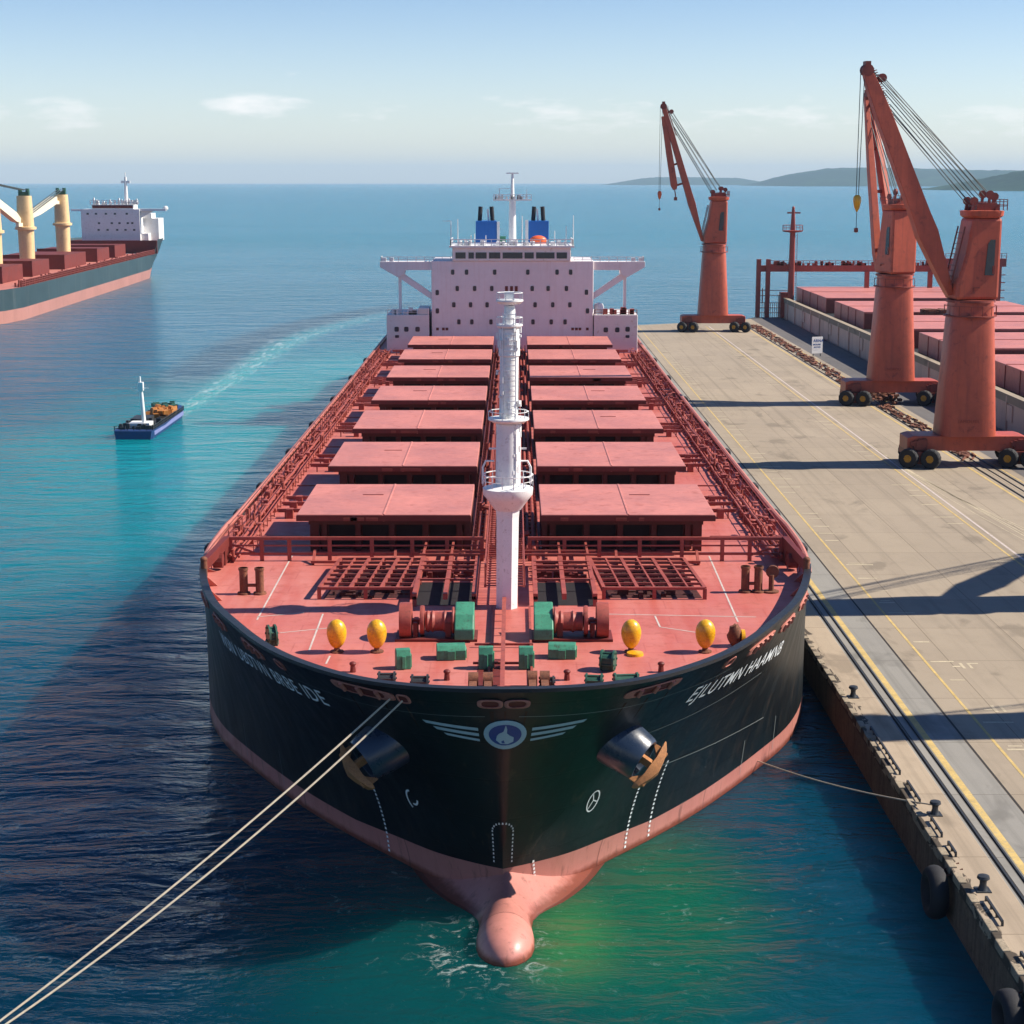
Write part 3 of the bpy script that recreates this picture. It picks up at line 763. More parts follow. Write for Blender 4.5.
# draught marks, bulb warning arches, thruster signs and weld lines
b = MB()
def dots(side, s0, s1, z0, z1, n, w=.07, h=.06):
    for i in range(n):
        t = i / (n - 1); s = s0 + (s1 - s0) * t; z = z0 + (z1 - z0) * t
        b.add([onhull(side, s - w, z - h, .03), onhull(side, s + w, z - h, .03), onhull(side, s + w * .7, z + h, .03), onhull(side, s - w * .7, z + h, .03)], [(0, 1, 2, 3)])
dots(1, 8.9, 8.9, .3, 3.3, 15); dots(1, 10.6, 10.6, .3, 4.2, 18); dots(-1, 8.4, 8.4, .3, 3.6, 16); dots(1, 2.6, 2.2, .1, 1.6, 9)
for side in (1, -1):
    dots(side, .62, .62, 1.9, 3.4, 9, .05, .05)
    for i in range(6):
        a = i / 5 * math.pi / 2; dots(side, .62 * math.cos(a), .62 * math.cos(a) + .001, 3.4 + .45 * math.sin(a), 3.4 + .45 * math.sin(a), 2, .05, .05)
tag(b.build('draught_marks', M['lettering'], ship), kind='stuff')
def stroke(b, side, pts, w):
    vs = []; fs = []
    for i, (s, z) in enumerate(pts):
        a = pts[max(i - 1, 0)]; c_ = pts[min(i + 1, len(pts) - 1)]; dx, dz = c_[0] - a[0], c_[1] - a[1]; l = math.hypot(dx, dz) or 1
        vs += [onhull(side, s - dz / l * w, z + dx / l * w, .032), onhull(side, s + dz / l * w, z - dx / l * w, .032)]
    for i in range(len(pts) - 1): fs.append((2 * i, 2 * i + 2, 2 * i + 3, 2 * i + 1))
    b.add(vs, fs)
b = MB(); arc = lambda cx, cz, r, a0, a1, n=12, k=1.3: [(cx + r * math.cos(R(a0 + (a1 - a0) * i / n)), cz + r * k * math.sin(R(a0 + (a1 - a0) * i / n))) for i in range(n + 1)]
stroke(b, 1, arc(5.3, 3.85, .36, 0, 360, 20, 1.5), .035); stroke(b, 1, [(5.1, 3.5), (5.3, 3.9), (5.15, 4.25)], .03); stroke(b, 1, [(5.3, 3.9), (5.58, 3.75)], .03)
b.build('thruster_sign', M['lettering'], ship)
b = MB(); stroke(b, -1, arc(5.3, 3.9, .36, -60, 90, 10, 1.4), .05); stroke(b, -1, arc(5.25, 4.05, .3, 190, 290, 8, 1.2), .05)
b.build('thruster_sign', M['lettering'], ship)
b = MB()
stroke(b, 1, [(s / 4, 6.9 - (s / 4 - 7) * .03) for s in range(28, 76)], .014); stroke(b, 1, [(s / 4, 4.25 - (s / 4 - 9) * .10) for s in range(38, 88)], .018)
stroke(b, 1, [(s / 4, 9.35 - (s / 4) * .035) for s in range(2, 50)], .012); stroke(b, -1, [(s / 4, 9.35 - (s / 4) * .035) for s in range(2, 50)], .010)
for side, s in ((1, 19.4), (1, 24), (-1, 17.6), (-1, 22.5)):  stroke(b, side, [(s, .5), (s, 2.4)], .02)
b.build('hull_marks', paint('dull_marking', (.25, .28, .27), .6, .2, 2, bump=0), ship)

b = MB(); rnd = random.Random(31)           # rust runs below the fairleads and chocks
for side, ss in ((1, (.1, .7, 4.2, 5.3, 6.5, 10.8, 11.3, 14.2, 15.4, 16.9, 19.4, 21.0, 24.4)), (-1, (.3, 3.0, 3.9, 5.6, 10.7, 13.6, 15.2, 20.0, 21.2, 25))):
    for s in ss:
        L_ = rnd.uniform(.5, 1.5); w = rnd.uniform(.03, .07); z = 9.62 - s * .035; sh = rnd.uniform(-.06, .06); n = 5; vs = []
        for i in range(n + 1):
            t = i / n; k = w * (1 - t) ** .7 + .004; vs += [onhull(side, s - k + sh * t, z - L_ * t, .016), onhull(side, s + k + sh * t, z - L_ * t, .016)]
        b.add(vs, [(2 * i, 2 * i + 2, 2 * i + 3, 2 * i + 1) for i in range(n)])
tag(b.build('rust_runs', paint('rust_run', (.055, .028, .017), .8, .5, 3, bump=0), ship), kind='stuff')
# anchor pods and anchors
def pod(side, s, z, label=None):
    p = Vector(onhull(side, s, z, -1.1)); d = Vector((side * .80, -.40, -.46)).normalized()
    a = Vector((d.y, -d.x, 0)).normalized() * -side; u = d.cross(a).normalized()
    if u.z < 0: u = -u
    b = MB(); n = 28
    def ring(t, r, squ=1.0): 
        c_ = p + d * t; return [c_ + a * math.cos(2 * math.pi * k / n) * r + u * math.sin(2 * math.pi * k / n) * r * squ for k in range(n)]
    b.loft([ring(-.6, 1.18), ring(1.2, 1.06), ring(1.98, .94), ring(2.10, .88), ring(2.08, .74), ring(1.3, .66), ring(1.2, .05)])
    o = b.build('anchor_pod', M['podblue'], ship, smooth=35)
    m_ = p + d * 2.0; f_ = (a * (.72 if (a.y > 0) else -.72) + u * .70).normalized(); g2 = d.cross(f_).normalized()
    b = MB()
    b.bar(m_ - d * .9, m_ + d * .60, .26, .30)
    cr = m_ + d * .62 - u * .10
    b.loft([[cr + f_ * q * 1.08 + g2 * w2 * k + d * w1 * k + d * (-.22 * q * q) for w1, w2 in ((-.16, -.22), (.16, -.22), (.20, .22), (-.14, .22))] for q, k in ((-1.05, .25), (-.9, .75), (-.4, 1.0), (0, 1.3), (.4, 1.0), (.85, .7), (1.15, .15))])
    for q in (-1, 1):
        tip = cr + f_ * q * .62
        b.loft([[tip + f_ * (i * .26 * f) + g2 * (j * .09 * f) - d * t * .8 + f_ * q * .35 * t for i, j in ((-1, -1), (1, -1), (1, 1), (-1, 1))] for t, f in ((-.1, 1), (.3, .8), (.75, .15))])
    b.build('anchor', M['goldrust'], o, smooth=40, bevel=.03)
pod(1, 5.25, 7.35); pod(-1, 5.2, 7.3)

# hatches: a low coaming under two wide cover panels, in seven pairs
fronts = [(92.0, 9.6), (108.4, 10.3), (125.4, 10.3), (142.2, 10.1), (159.3, 10.2), (175.9, 10.4), (192.0, 10.4)]
XI, XO = 1.95, 11.55
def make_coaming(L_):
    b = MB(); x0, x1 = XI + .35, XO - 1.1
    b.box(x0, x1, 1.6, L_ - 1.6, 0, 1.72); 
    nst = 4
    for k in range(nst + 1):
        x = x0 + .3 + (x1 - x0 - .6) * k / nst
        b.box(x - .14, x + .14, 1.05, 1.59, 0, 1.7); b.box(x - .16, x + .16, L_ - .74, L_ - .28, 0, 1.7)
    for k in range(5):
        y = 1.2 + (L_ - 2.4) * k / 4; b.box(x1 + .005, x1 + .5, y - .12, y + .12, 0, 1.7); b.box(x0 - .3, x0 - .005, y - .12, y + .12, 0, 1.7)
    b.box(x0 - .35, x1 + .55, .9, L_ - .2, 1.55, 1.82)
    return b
def make_cover(L_, mir):
    b = MB(); xm = (XI + XO) / 2
    for xa, xb in ((XI, xm - .035), (xm + .035, XO)):
        b.box(xa, xb, 0, L_, 1.94, 2.30)
    b.box(xm - .06, xm + .06, .05, L_ - .05, 1.9, 2.335)
    return b
idx = 0
for fy, L_ in fronts:
    for side in (-1, 1):
        def mk(b_, name, mat, par=None, bev=0):
            q = MB(); q.k = b_.k; q.f = b_.f; q.v = [(x * side + XS, y + fy, z + DZ) for x, y, z in b_.v]; return q.build(name, mat, par or ship, bevel=bev)
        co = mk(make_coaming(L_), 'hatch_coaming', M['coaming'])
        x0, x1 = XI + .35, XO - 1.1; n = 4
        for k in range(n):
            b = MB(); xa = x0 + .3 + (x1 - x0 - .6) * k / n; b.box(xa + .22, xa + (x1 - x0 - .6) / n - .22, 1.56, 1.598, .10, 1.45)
            mk(b, 'recess_shade', M['black'], co)  # black plates paint the dark under the cover; nothing is cut in
        cv = mk(make_cover(L_, side), 'hatch_cover', M['hatch'], bev=.03)
        b = MB(); b.box(XI - .02, XO + .02, -.035, -.003, 1.93, 2.24)
        mk(b, 'cover_front_shade', M['darkred'], cv)  # front face painted darker, as the side turned from the sun
        b = MB(); rnd = random.Random(idx * 7 + 5); idx += 1
        for k in range(3): 
            x = rnd.uniform(XI + 1, XO - 2); b.box(x, x + rnd.uniform(.2, .8), -.10, -.036, 1.95, 2.12)
        if rnd.random() < .5: b.box(7.2, 8.4, L_ * .62, L_ * .62 + .12, 2.30, 2.33)
        mk(b, 'cleat', M['craned'], cv)

# side decks: pipes, lattice rails, cross pipes and valves
rnd = random.Random(21)
for side in (-1, 1):
    def XX(x): return side * x + XS
    b = MB(); ys = [88 + 1.6 * i for i in range(75)]
    def gx(y): return min(hull(ARC[min(range(NP), key=lambda i: abs(DK[i][1] - y))], 8.75)[0], 16.3) - .12
    for ya, yb in zip(ys[:-1], ys[1:]):
        xa, xb = gx(ya), gx(yb)
        b.bar((XX(xa - .45), ya, DZ), (XX(xa - .45), ya, DZ + .95), .05)
        for h_ in (.5, .95): b.bar((XX(xa - .45), ya, DZ + h_), (XX(xb - .45), yb, DZ + h_), .035)
    b.build('side_railing', M['rail'], ship)
    b = MB(); y = 92.5
    while y < 204:
        x = 14.35 - (.3 if y < 96 else 0)
        b.bar((XX(x), y, DZ), (XX(x), y, DZ + .6), .045); b.bar((XX(x), y, DZ + .6), (XX(x), y + 1.5, DZ + .6), .035)
        b.bar((XX(x), y, DZ + .06), (XX(x + 1.1), y + .75, DZ + .12), .05)
        b.bar((XX(x + 1.1), y + .75, DZ), (XX(x + 1.1), y + .75, DZ + .6), .05)
        y += 1.5
    b.build('lattice_walkway', M['rail'], ship)
    b = MB()
    for x, r, z in ((14.5, .07, .35), (14.75, .05, .3), (15.0, .09, .4), (15.25, .05, .3), (15.55, .07, .28)):
        b.tube([(XX(x + .05 * math.sin(y * .9)), y, DZ + z) for y in range(90, 205, 3)], r, 7)
    for i in range(260):
        y = rnd.uniform(89, 204); x = rnd.uniform(14.3, 15.8); k = rnd.random()
        if k < .5: b.box(*sorted((XX(x), XX(x + rnd.uniform(.2, .5)))), y, y + rnd.uniform(.15, .5), DZ, DZ + rnd.uniform(.2, .65))
        elif k < .8: b.cyl((XX(x), y, DZ), (XX(x), y, DZ + rnd.uniform(.4, .9)), .09, n=7)
        else: b.lathe((XX(x), y, DZ + .9), [(.18, -.03), (.22, 0), (.18, .03)], 9)
    b.build('deck_piping', M['rail'], ship, smooth=40)
    # cross pipes in each gap between hatches
    for j, (fy, L_) in enumerate(fronts):
        for yy, kk in ((fy - 1.6, 0), (fy - 3.6, 1), (fy + L_ * .38, 2), (fy + L_ + .9, 3)):
            if j == 0 and kk < 2: continue
            xin = 2.2 if kk != 2 else 11.7
            b = MB(); z = DZ + (.55 if kk != 2 else .3); xe = 14.1
            b.bar((XX(xin), yy, z), (XX(xe), yy, z), .12 if kk != 2 else .09)
            if kk != 2:
                b.bar((XX(xin), yy + .5, z - .2), (XX(xe), yy + .5, z - .2), .12)
                x = xin
                while x < xe: b.bar((XX(x), yy, DZ), (XX(x), yy, z), .08); x += 1.9
                xq = rnd.uniform(11.8, 13.2); b.box(*sorted((XX(xq), XX(xq + .4))), yy - .15, yy + .35, DZ, DZ + .6)
            b.build('cross_pipe', M['rail'], ship)
    # black roller fenders hung outside the gunwale
    for y in (93.5, 103.5, 113, 128, 143, 160, 178, 196):
        b = MB(); b.lathe((XX(16.62), y, 8.75), [(.05, -.42), (.26, -.38), (.34, -.2), (.34, .2), (.26, .38), (.05, .42)], 14, axis='Y')
        b.build('roller_fender', M['rubber'], ship, smooth=40)

# centre line pipe rack and catwalk
b = MB()
for x in (-1.55, -1.2, 1.2, 1.55): b.tube([(x + XS, 91, DZ + .5), (x + XS, 205, DZ + .5)], .11, 7)
for x in (-.75, .75): b.tube([(x + XS, 91, DZ + .7), (x + XS, 205, DZ + .7)], .15, 7)
y = 91
while y < 205:
    b.bar((XS - 1.75, y, DZ + .35), (XS + 1.75, y, DZ + .35), .12); b.bar((XS - 1.75, y, DZ), (XS - 1.75, y, DZ + 1.0), .08); b.bar((XS + 1.75, y, DZ), (XS + 1.75, y, DZ + 1.0), .08)
    if int(y * 3) % 4 == 0: b.cyl((XS + rnd.choice((-1.5, 1.3)), y + .6, DZ + .5), (XS + rnd.choice((-1.5, 1.3)), y + .6, DZ + 1.1), .16, n=8)
    y += 1.15
b.build('pipe_rack', M['rail'], ship, smooth=40)
b = MB()
for x in (-.95, .95):
    b.railing([(x + XS, 80.5, DZ + 1.05), (x + XS, 205, DZ + 1.05)], 1.0, 1.6, .03, 2, .035)
    b.bar((x + XS, 80.5, DZ + 1.0), (x + XS, 205, DZ + 1.0), .12)
y = 80.6
while y < 205: b.bar((XS - .95, y, DZ + 1.0), (XS + .95, y, DZ + 1.0), .07, .05); y += .55
b.build('catwalk', M['rail'], ship)
b = MB(); strip(b, XS - 1.9, XS + 1.9, 91.2, 205, DZ + .012); b.build('gutter_plate', M['darkred'], ship)

# heavy rail across the break of the forecastle
def cross_rail(b, x0, x1, y, posts, zt=1.25):
    b.bar((x0 + XS, y, DZ + zt), (x1 + XS, y, DZ + zt), .17); b.bar((x0 + XS, y, DZ + .40), (x1 + XS, y, DZ + .40), .13); b.bar((x0 + XS, y, DZ + .85), (x1 + XS, y, DZ + .85), .08)
    for x in posts: b.bar((x + XS, y, DZ), (x + XS, y, DZ + zt), .20)
for side in (-1, 1):
    b = MB(); a_, c_ = sorted((side * 1.2, side * 15.2)); cross_rail(b, a_, c_, 90.6, [side * q for q in (1.3, 3.2, 5.1, 7.3, 9.6, 11.8, 13.3, 15.0)])
    b.bar((side * 2 + XS, 89.5, DZ + .18), (side * 10.5 + XS, 89.5, DZ + .18), .14); b.bar((side * 13.3 + XS, 90.6, DZ + .3), (side * 15.2 + XS, 90.6, DZ + 1.0), .10)
    for q in (2.2, 6, 10.4): b.bar((side * q + XS, 89.5, DZ), (side * q + XS, 90.6, DZ + .6), .14)
    b.build('break_rail', M['rail'], ship)
    b = MB(); b.bar((side * 15.2 + XS, 90.6, DZ + 1.1), (side * 15.55 + XS, 85.5, DZ + .9), .3, .55); b.lathe((side * 15.3 + XS, 88.4, DZ + .5), [(.1, -.3), (.4, -.25), (.4, .25), (.1, .3)], 12, 'X'); b.box(*sorted((side * 15.1 + XS, side * 15.7 + XS)), 89.4, 91.8, DZ, DZ + .8)
    b.build('pilot_bracket', M['darkred'], ship)
    b = MB(); b.cyl((side * 15.42 + XS, 84.9, DZ), (side * 15.42 + XS, 84.9, DZ + 1.35), .17, n=10); b.ell((side * 15.42 + XS, 84.9, DZ + 1.35), .19, .19, .15)
    b.build('end_post', M['rusty'], ship, smooth=40)

# forecastle store hatches: lattice frames over flat sheets that paint in the shade below
def lattice(x0, x1, y0, y1, nx, ny, name, lean=0, z=.55):
    b = MB(); sx = lambda x, y: x + lean * (y - y0) + XS
    for i in range(nx + 1):
        x = x0 + (x1 - x0) * i / nx; w = .17 if i % 2 == 0 else .09; b.bar((sx(x, y0), y0, DZ + z), (sx(x, y1), y1, DZ + z), w, .14)
    for j in range(ny + 1):
        y = y0 + (y1 - y0) * j / ny; b.bar((sx(x0, y), y, DZ + z + .01), (sx(x1, y), y, DZ + z + .01), .16 if j in (0, ny) else .07, .13)
    for x in (x0, (x0 + x1) / 2, x1):
        for y in (y0, y1): b.bar((sx(x, y), y, DZ), (sx(x, y), y, DZ + z), .18)
    return b.build(name, M['rail'], ship)
def well_shade(x0, x1, y0, y1, lean=0):
    b = MB(); sx = lambda x, y: x + lean * (y - y0) + XS
    b.add([(sx(x0, y0), y0, DZ + .014), (sx(x1, y0), y0, DZ + .014), (sx(x1, y1), y1, DZ + .014), (sx(x0, y1), y1, DZ + .014)], [(0, 1, 2, 3)])
    rr = random.Random(int(x0 * 10))
    for i in range(60):
        x = rr.uniform(x0, x1 - .5); y = rr.uniform(y0, y1 - .4); b.box(sx(x, y), sx(x, y) + rr.uniform(.1, .6), y, y + rr.uniform(.1, .4), DZ, DZ + rr.uniform(.05, .35))
    return b.build('well_shade', M['well_shade'], ship)
lattice(-9.2, -4.6, 81.9, 88.6, 6, 7, 'store_hatch_frame', .06); well_shade(-9.0, -4.7, 82.1, 88.4, .06)
lattice(4.9, 9.9, 81.9, 88.6, 6, 7, 'store_hatch_frame', -.06); well_shade(5.0, 9.8, 82.1, 88.4, -.06)
for side in (-1, 1):
    a_, c_ = sorted((side * 1.5, side * 4.4)); 
    b = MB()
    for x in (1.5, 2.9, 4.4): b.bar((side * x + XS, 80.4, DZ + .5), (side * x + XS, 89.4, DZ + .5), .22, .3)
    for y in (83.5, 85.6, 86.6, 87.6, 89.2): b.bar((a_ + XS, y, DZ + .62), (c_ + XS, y, DZ + .62), .12)
    for x in (1.5, 4.4):
        for y in (80.5, 85, 89.3): b.bar((side * x + XS, y, DZ), (side * x + XS, y, DZ + .5), .2)
    b.build('well_girder', M['rail'], ship)
    b = MB(); strip(b, a_ + XS, c_ + XS, 80.6, 85.4, DZ + .016); b.build('open_well_shade', M['black'], ship)  # flat black sheet painting the shade of an opening
    b = MB(); rnd = random.Random(8 + side)
    for i in range(50): x = rnd.uniform(a_, c_ - .3) + XS; y = rnd.uniform(85.6, 89.3); b.box(x, x + rnd.uniform(.1, .5), y, y + .3, DZ, DZ + rnd.uniform(.1, .45))
    b.build('well_fittings', M['darkred'], ship)
b = MB()                                        # grid beams between the break rail and the catwalk foot
for y in (89.0, 89.9): b.bar((-4.6 + XS, y, DZ + .7), (4.9 + XS, y, DZ + .7), .1)
for x in (-4.4, -2.9, 2.9, 4.4): b.bar((x + XS, 89, DZ + .7), (x + XS, 92, DZ + .7), .12)
b.build('grid_beam', M['rail'], ship)

# windlasses
for side in (-1, 1):
    def XX(x): return side * x + XS
    gy = 74.7
    b = MB(); b.prismX([(gy - .95, DZ + .12), (gy - .95, DZ + .62), (gy - .35, DZ + 1.15), (gy + .95, DZ + 1.45), (gy + .95, DZ + .12)], *sorted((XX(1.35), XX(2.22))))
    o = b.build('windlass', M['green'], ship, bevel=.05)
    b = MB(); b.bar((XX(2.2), gy, DZ + .75), (XX(4.6), gy, DZ + .75), .25); b.lathe((XX(2.9), gy, DZ + .75), [(.1, -.68)] + [(r, z) for z in [(-.66 + .11 * k) for k in range(13)] for r in ([.50] if int(z * 100) % 2 else [.43])] + [(.1, .70)], 20, 'X')
    b.build('drum', M['rail'], o, smooth=30)
    for xf, rf, wf in ((3.7, .68, .1), (4.45, .83, .28), (2.3, .62, .06)):
        b = MB(); b.lathe((XX(xf), gy, DZ + .8), [(.1, -wf), (rf - .02, -wf + .01), (rf, 0), (rf - .02, wf - .01), (.1, wf)], 24, 'X'); b.build('drum_flange', M['rail'], o, smooth=30)
    b = MB(); b.box(*sorted((XX(1.2), XX(4.9))), gy - .8, gy + .9, DZ, DZ + .12); b.box(*sorted((XX(2.4), XX(2.65))), gy - .5, gy + .6, DZ, DZ + .8); b.box(*sorted((XX(3.9), XX(4.1))), gy - .5, gy + .6, DZ, DZ + .8)
    b.build('windlass_bed', M['darkred'], o)

# yellow buoy-shaped floats standing on the deck
def egg(u, v, h, kind='yellow', lab=None):
    x, y = dk(u, v + 18); b = MB(); rings = []
    for t in [i / 12 for i in range(13)]:
        ph = math.pi * (t - .5); r = max(.02, math.cos(ph)) * .44 * (1 + .10 * math.sin(ph)); z = DZ + .16 + h * .5 * (1 + math.sin(ph))
        rings.append([Vector((x + r * math.cos(2 * math.pi * k / 20), y + r * .9 * math.sin(2 * math.pi * k / 20), z)) for k in range(20)])
    b.loft(rings); o = b.build('deck_float', M[kind], ship, smooth=60, label=lab)
    b = MB(); b.cyl((x, y, DZ), (x, y, DZ + .3), .16, .10, 8); b.lathe((x, y, DZ), [(.05, 0), (.3, 0), (.3, .06), (.05, .06)], 12); b.build('float_stand', M['rusty'], o)
for u in (337, 377, 631, 705): egg(u, 634, 1.32)
x, y = dk(635, 655); b = MB(); b.lathe((x, y, DZ), [(.05, 0), (.38, .0), (.36, .12), (.05, .16)], 14); b.build('yellow_cap', M['yellow'], ship, smooth=40)
x, y = dk(737, 646); b = MB(); rnd = random.Random(4); b.ell((x - .1, y, DZ + .5), .34, .34, .5, 12, 8, .12, rnd); o = b.build('spool', M['rusty'], ship, smooth=60, label='rusty spool with a yellow side')
b = MB(); b.lathe((x + .25, y, DZ + .38), [(.05, -.1), (.38, -.08), (.38, .08), (.05, .1)], 14, 'X'); b.build('yellow_side', M['yellow'], o, smooth=40)

# green winch covers, fairlead drums and mooring chocks
def gbox(u, v, w, d, h, rz=0, mat='green', cut=.3):
    x, y = dk(u, v); b = MB()
    b.prismX([(-d / 2, 0), (-d / 2, h * (1 - cut)), (-d / 2 + d * .25, h), (d / 2 - d * .2, h), (d / 2, h * (1 - cut * .6)), (d / 2, 0)], -w / 2, w / 2)
    b.box(-w * .14, w * .14, -d / 2 - .06, -d / 2 - .003, h * .05, h * .7); b.box(w / 2 + .002, w / 2 + .05, -d * .35, d * .35, .05, h * .75)
    c_, s_ = math.cos(rz), math.sin(rz); b.v = [(x + p[0] * c_ - p[1] * s_, y + p[0] * s_ + p[1] * c_, DZ + p[2]) for p in b.v]
    return b.build('winch_cover', M[mat], ship, bevel=.06)
gbox(451, 658, 1.25, .8, .62, .08); gbox(562, 657, 1.2, .8, .62, -.05); gbox(403, 668, .62, .55, .85, .2); gbox(486, 668, .62, .5, .95); gbox(526, 668, .62, .5, .95)
def drum(u, v, r, w, rz, h=.0, mat='dgreen'):
    x, y = dk(u, v); b = MB(); c_ = Vector((x, y, DZ + r + h)); a = Vector((math.cos(rz), math.sin(rz), 0))
    for t0, t1, rr in ((-w / 2, -w / 2 + .08, r), (-w / 2 + .08, w / 2 - .08, r * .72), (w / 2 - .08, w / 2, r)): b.cyl(c_ + a * t0, c_ + a * t1, rr, n=18)
    for k in range(7):
        t = 2 * math.pi * k / 7; o_ = Vector((-a.y * math.cos(t), a.x * math.cos(t), math.sin(t))) * r * .75; b.cyl(c_ + o_ - a * (w / 2 + .04), c_ + o_ + a * (w / 2 + .04), .05, n=6)
    b.box(x - r * .6, x + r * .6, y - .2, y + .2, DZ, DZ + r * .5)
    return b.build('mooring_drum', M[mat], ship, smooth=35)
drum(272, 645, .47, .38, .35); drum(608, 670, .44, .6, -.25); drum(594, 688, .36, .7, -.1, -.1); drum(626, 685, .34, 1.0, .1, -.15)
drum(387, 686, .36, .7, 0, -.1, 'steel'); drum(420, 690, .38, .7, 0, -.1, 'steel')
for u in (353, 447, 567, 661): 
    x, y = dk(u, 680 if 400 < u < 600 else 672); b = MB(); b.cyl((x, y, DZ), (x, y, DZ + .35), .13, .10, 8); b.ell((x, y, DZ + .36), .15, .15, .1); b.build('vent_stub', M['darkred'], ship, smooth=40)
x, y = dk(588, 640)
for x0, x1, y0 in ((-1.35, -1.05, 64.0), (-.75, -.45, 64.0), (1.55, 1.85, 64.2), (1.05, 1.35, 64.2)):
    b = MB(); b.box(x0 + XS, x1 + XS, y0, y0 + 2.6, DZ, DZ + .55); b.cyl((x0 + XS - .05, y0 + 2.3, DZ + .5), (x1 + XS + .05, y0 + 2.3, DZ + .5), .32, n=14); b.build('chain_stopper', M['rusty'], ship, smooth=35)
drum(547, 690, .3, .6, 0, 0, 'steel')
b = MB()                                        # foot rail from the stem to the mast
b.bar((XS - .02, 61.6, DZ + .55), (XS - .02, 80.2, DZ + .55), .18)
for y in [62 + i * 1.3 for i in range(14)]: b.bar((XS - .02, y, DZ), (XS - .02, y, DZ + .5), .10)
for y in (66.5, 70, 73): b.bar((XS - 1.3, y, DZ + .15), (XS + 1.3, y, DZ + .15), .10)
b.bar((XS - .6, 62, DZ + .1), (XS - .6, 80, DZ + .1), .1); b.bar((XS + 1.2, 66, DZ + .1), (XS + 1.2, 80, DZ + .1), .1)
b.build('foot_rail', M['rail'], ship)
b = MB(); strip(b, XS - 1.1, XS - .1, 61.8, 71, DZ + .010); b.build('chain_track', M['darkred'], ship)

# bollards
def bollard(x, y, h=1.35, r=.21): 
    return [((x, y, DZ), (x, y, DZ + h), r), ((x, y, DZ + h - .12), (x, y, DZ + h), r * 1.18)]
for us, v in (((244, 260), 594), ((745, 758), 592)):
    b = MB(); P_ = []
    for u in us:
        x, y = dk(u, v); P_.append((x, y))
        for q in bollard(x, y): b.cyl(*q, n=12)
        b.lathe((x, y, DZ), [(.05, 0), (.34, 0), (.32, .1), (.05, .12)], 12)
    b.bar((P_[0][0], P_[0][1], DZ + .45), (P_[1][0], P_[1][1], DZ + .45), .14)
    b.build('bollard', M['rusty'], ship, smooth=40)
x, y = dk(771, 592); b = MB(); b.cyl((x, y, DZ), (x, y, DZ + .9), .14, n=10); b.lathe((x + .05, y, DZ + 1.05), [(.2, -.06), (.32, -.06), (.34, .06), (.2, .06)], 14, 'Y'); b.lathe((x, y, DZ), [(.05, 0), (.4, 0), (.4, .08), (.05, .1)], 12); b.build('valve_wheel', M['rusty'], ship, smooth=40)

# painted deck lines
b = MB()
def dline(p, q, w=.042):
    (x0, y0), (x1, y1) = dk(*p), dk(*q); d = Vector((x1 - x0, y1 - y0, 0)).normalized(); n_ = Vector((-d.y, d.x, 0)) * w
    b.add([(x0 - n_.x, y0 - n_.y, DZ + .008), (x0 + n_.x, y0 + n_.y, DZ + .008), (x1 + n_.x, y1 + n_.y, DZ + .008), (x1 - n_.x, y1 - n_.y, DZ + .008)], [(0, 1, 2, 3)])
for p, q in (((292, 556), (257, 620)), ((257, 617), (304, 613)), ((280, 633), (330, 628)), ((323, 614), (309, 651)), ((709, 556), (738, 622)), ((600, 614), (756, 617)), ((655, 616), (660, 627)), ((660, 627), (700, 633)), ((330, 656), (326, 664))):
    b = MB(); dline(p, q); b.build('deck_line', M['linewhite'], ship)

# foremast
mx, my = XS + .10, 80.3
b = MB(); lean = .010
def mring(r, z, n=8): return [Vector((mx + lean * (z - DZ) + r * math.cos(2 * math.pi * (k + .5) / n), my + r * math.sin(2 * math.pi * (k + .5) / n), z)) for k in range(n)]
b.loft([mring(.55, DZ), mring(.58, 13.2), mring(.62, 13.6)]); fm = b.build('foremast', M['mastwhite'], ship)
b = MB(); b.loft([mring(.64, 13.55, 20), mring(1.0, 14.05, 20), mring(1.2, 14.3, 20), mring(1.22, 14.6, 20), mring(.55, 14.8, 20)]); o = b.build('crows_nest', M['mastwhite'], fm, smooth=40)
b = MB()
for k in range(14):
    t = 2 * math.pi * k / 14; p = Vector((mx + .06 + 1.2 * math.cos(t), my + 1.2 * math.sin(t), 14.7)); q = Vector((mx + .06 + 1.2 * math.cos(t + .4488), my + 1.2 * math.sin(t + .4488), 14.7))
    b.bar(p, p + Vector((0, 0, .55)), .04); b.bar(p + Vector((0, 0, .55)), q + Vector((0, 0, .55)), .04); b.bar(p + Vector((0, 0, .28)), q + Vector((0, 0, .28)), .03)
for s_ in (-1, 1): b.tube([(mx + s_ * .6, my, 15.9), (mx + s_ * 1.0, my, 15.9), (mx + s_ * 1.15, my, 15.6), (mx + s_ * 1.15, my, 14.8)], .05, 6)
b.build('nest_rail', M['mastwhite'], fm)
b = MB(); b.loft([mring(.62, 14.7, 12), mring(.60, 17.7, 12), mring(.46, 17.8, 12), mring(.46, 20.9, 12), mring(.52, 20.95, 12), mring(.52, 22.2, 12), mring(.34, 22.3, 12), mring(.25, 23.3, 12)]); b.build('upper_mast', M['mastwhite'], fm, smooth=35)
for z, r in ((17.9, .98), (22.35, .62), (23.5, .64)):
    b = MB(); b.lathe((mx + lean * (z - DZ), my, z), [(.2, -.16), (r * .8, -.12), (r, 0), (r, .08), (.2, .1)], 20)
    b.build('mast_platform', M['mastwhite'], fm, smooth=40)
b = MB(); rnd = random.Random(2)
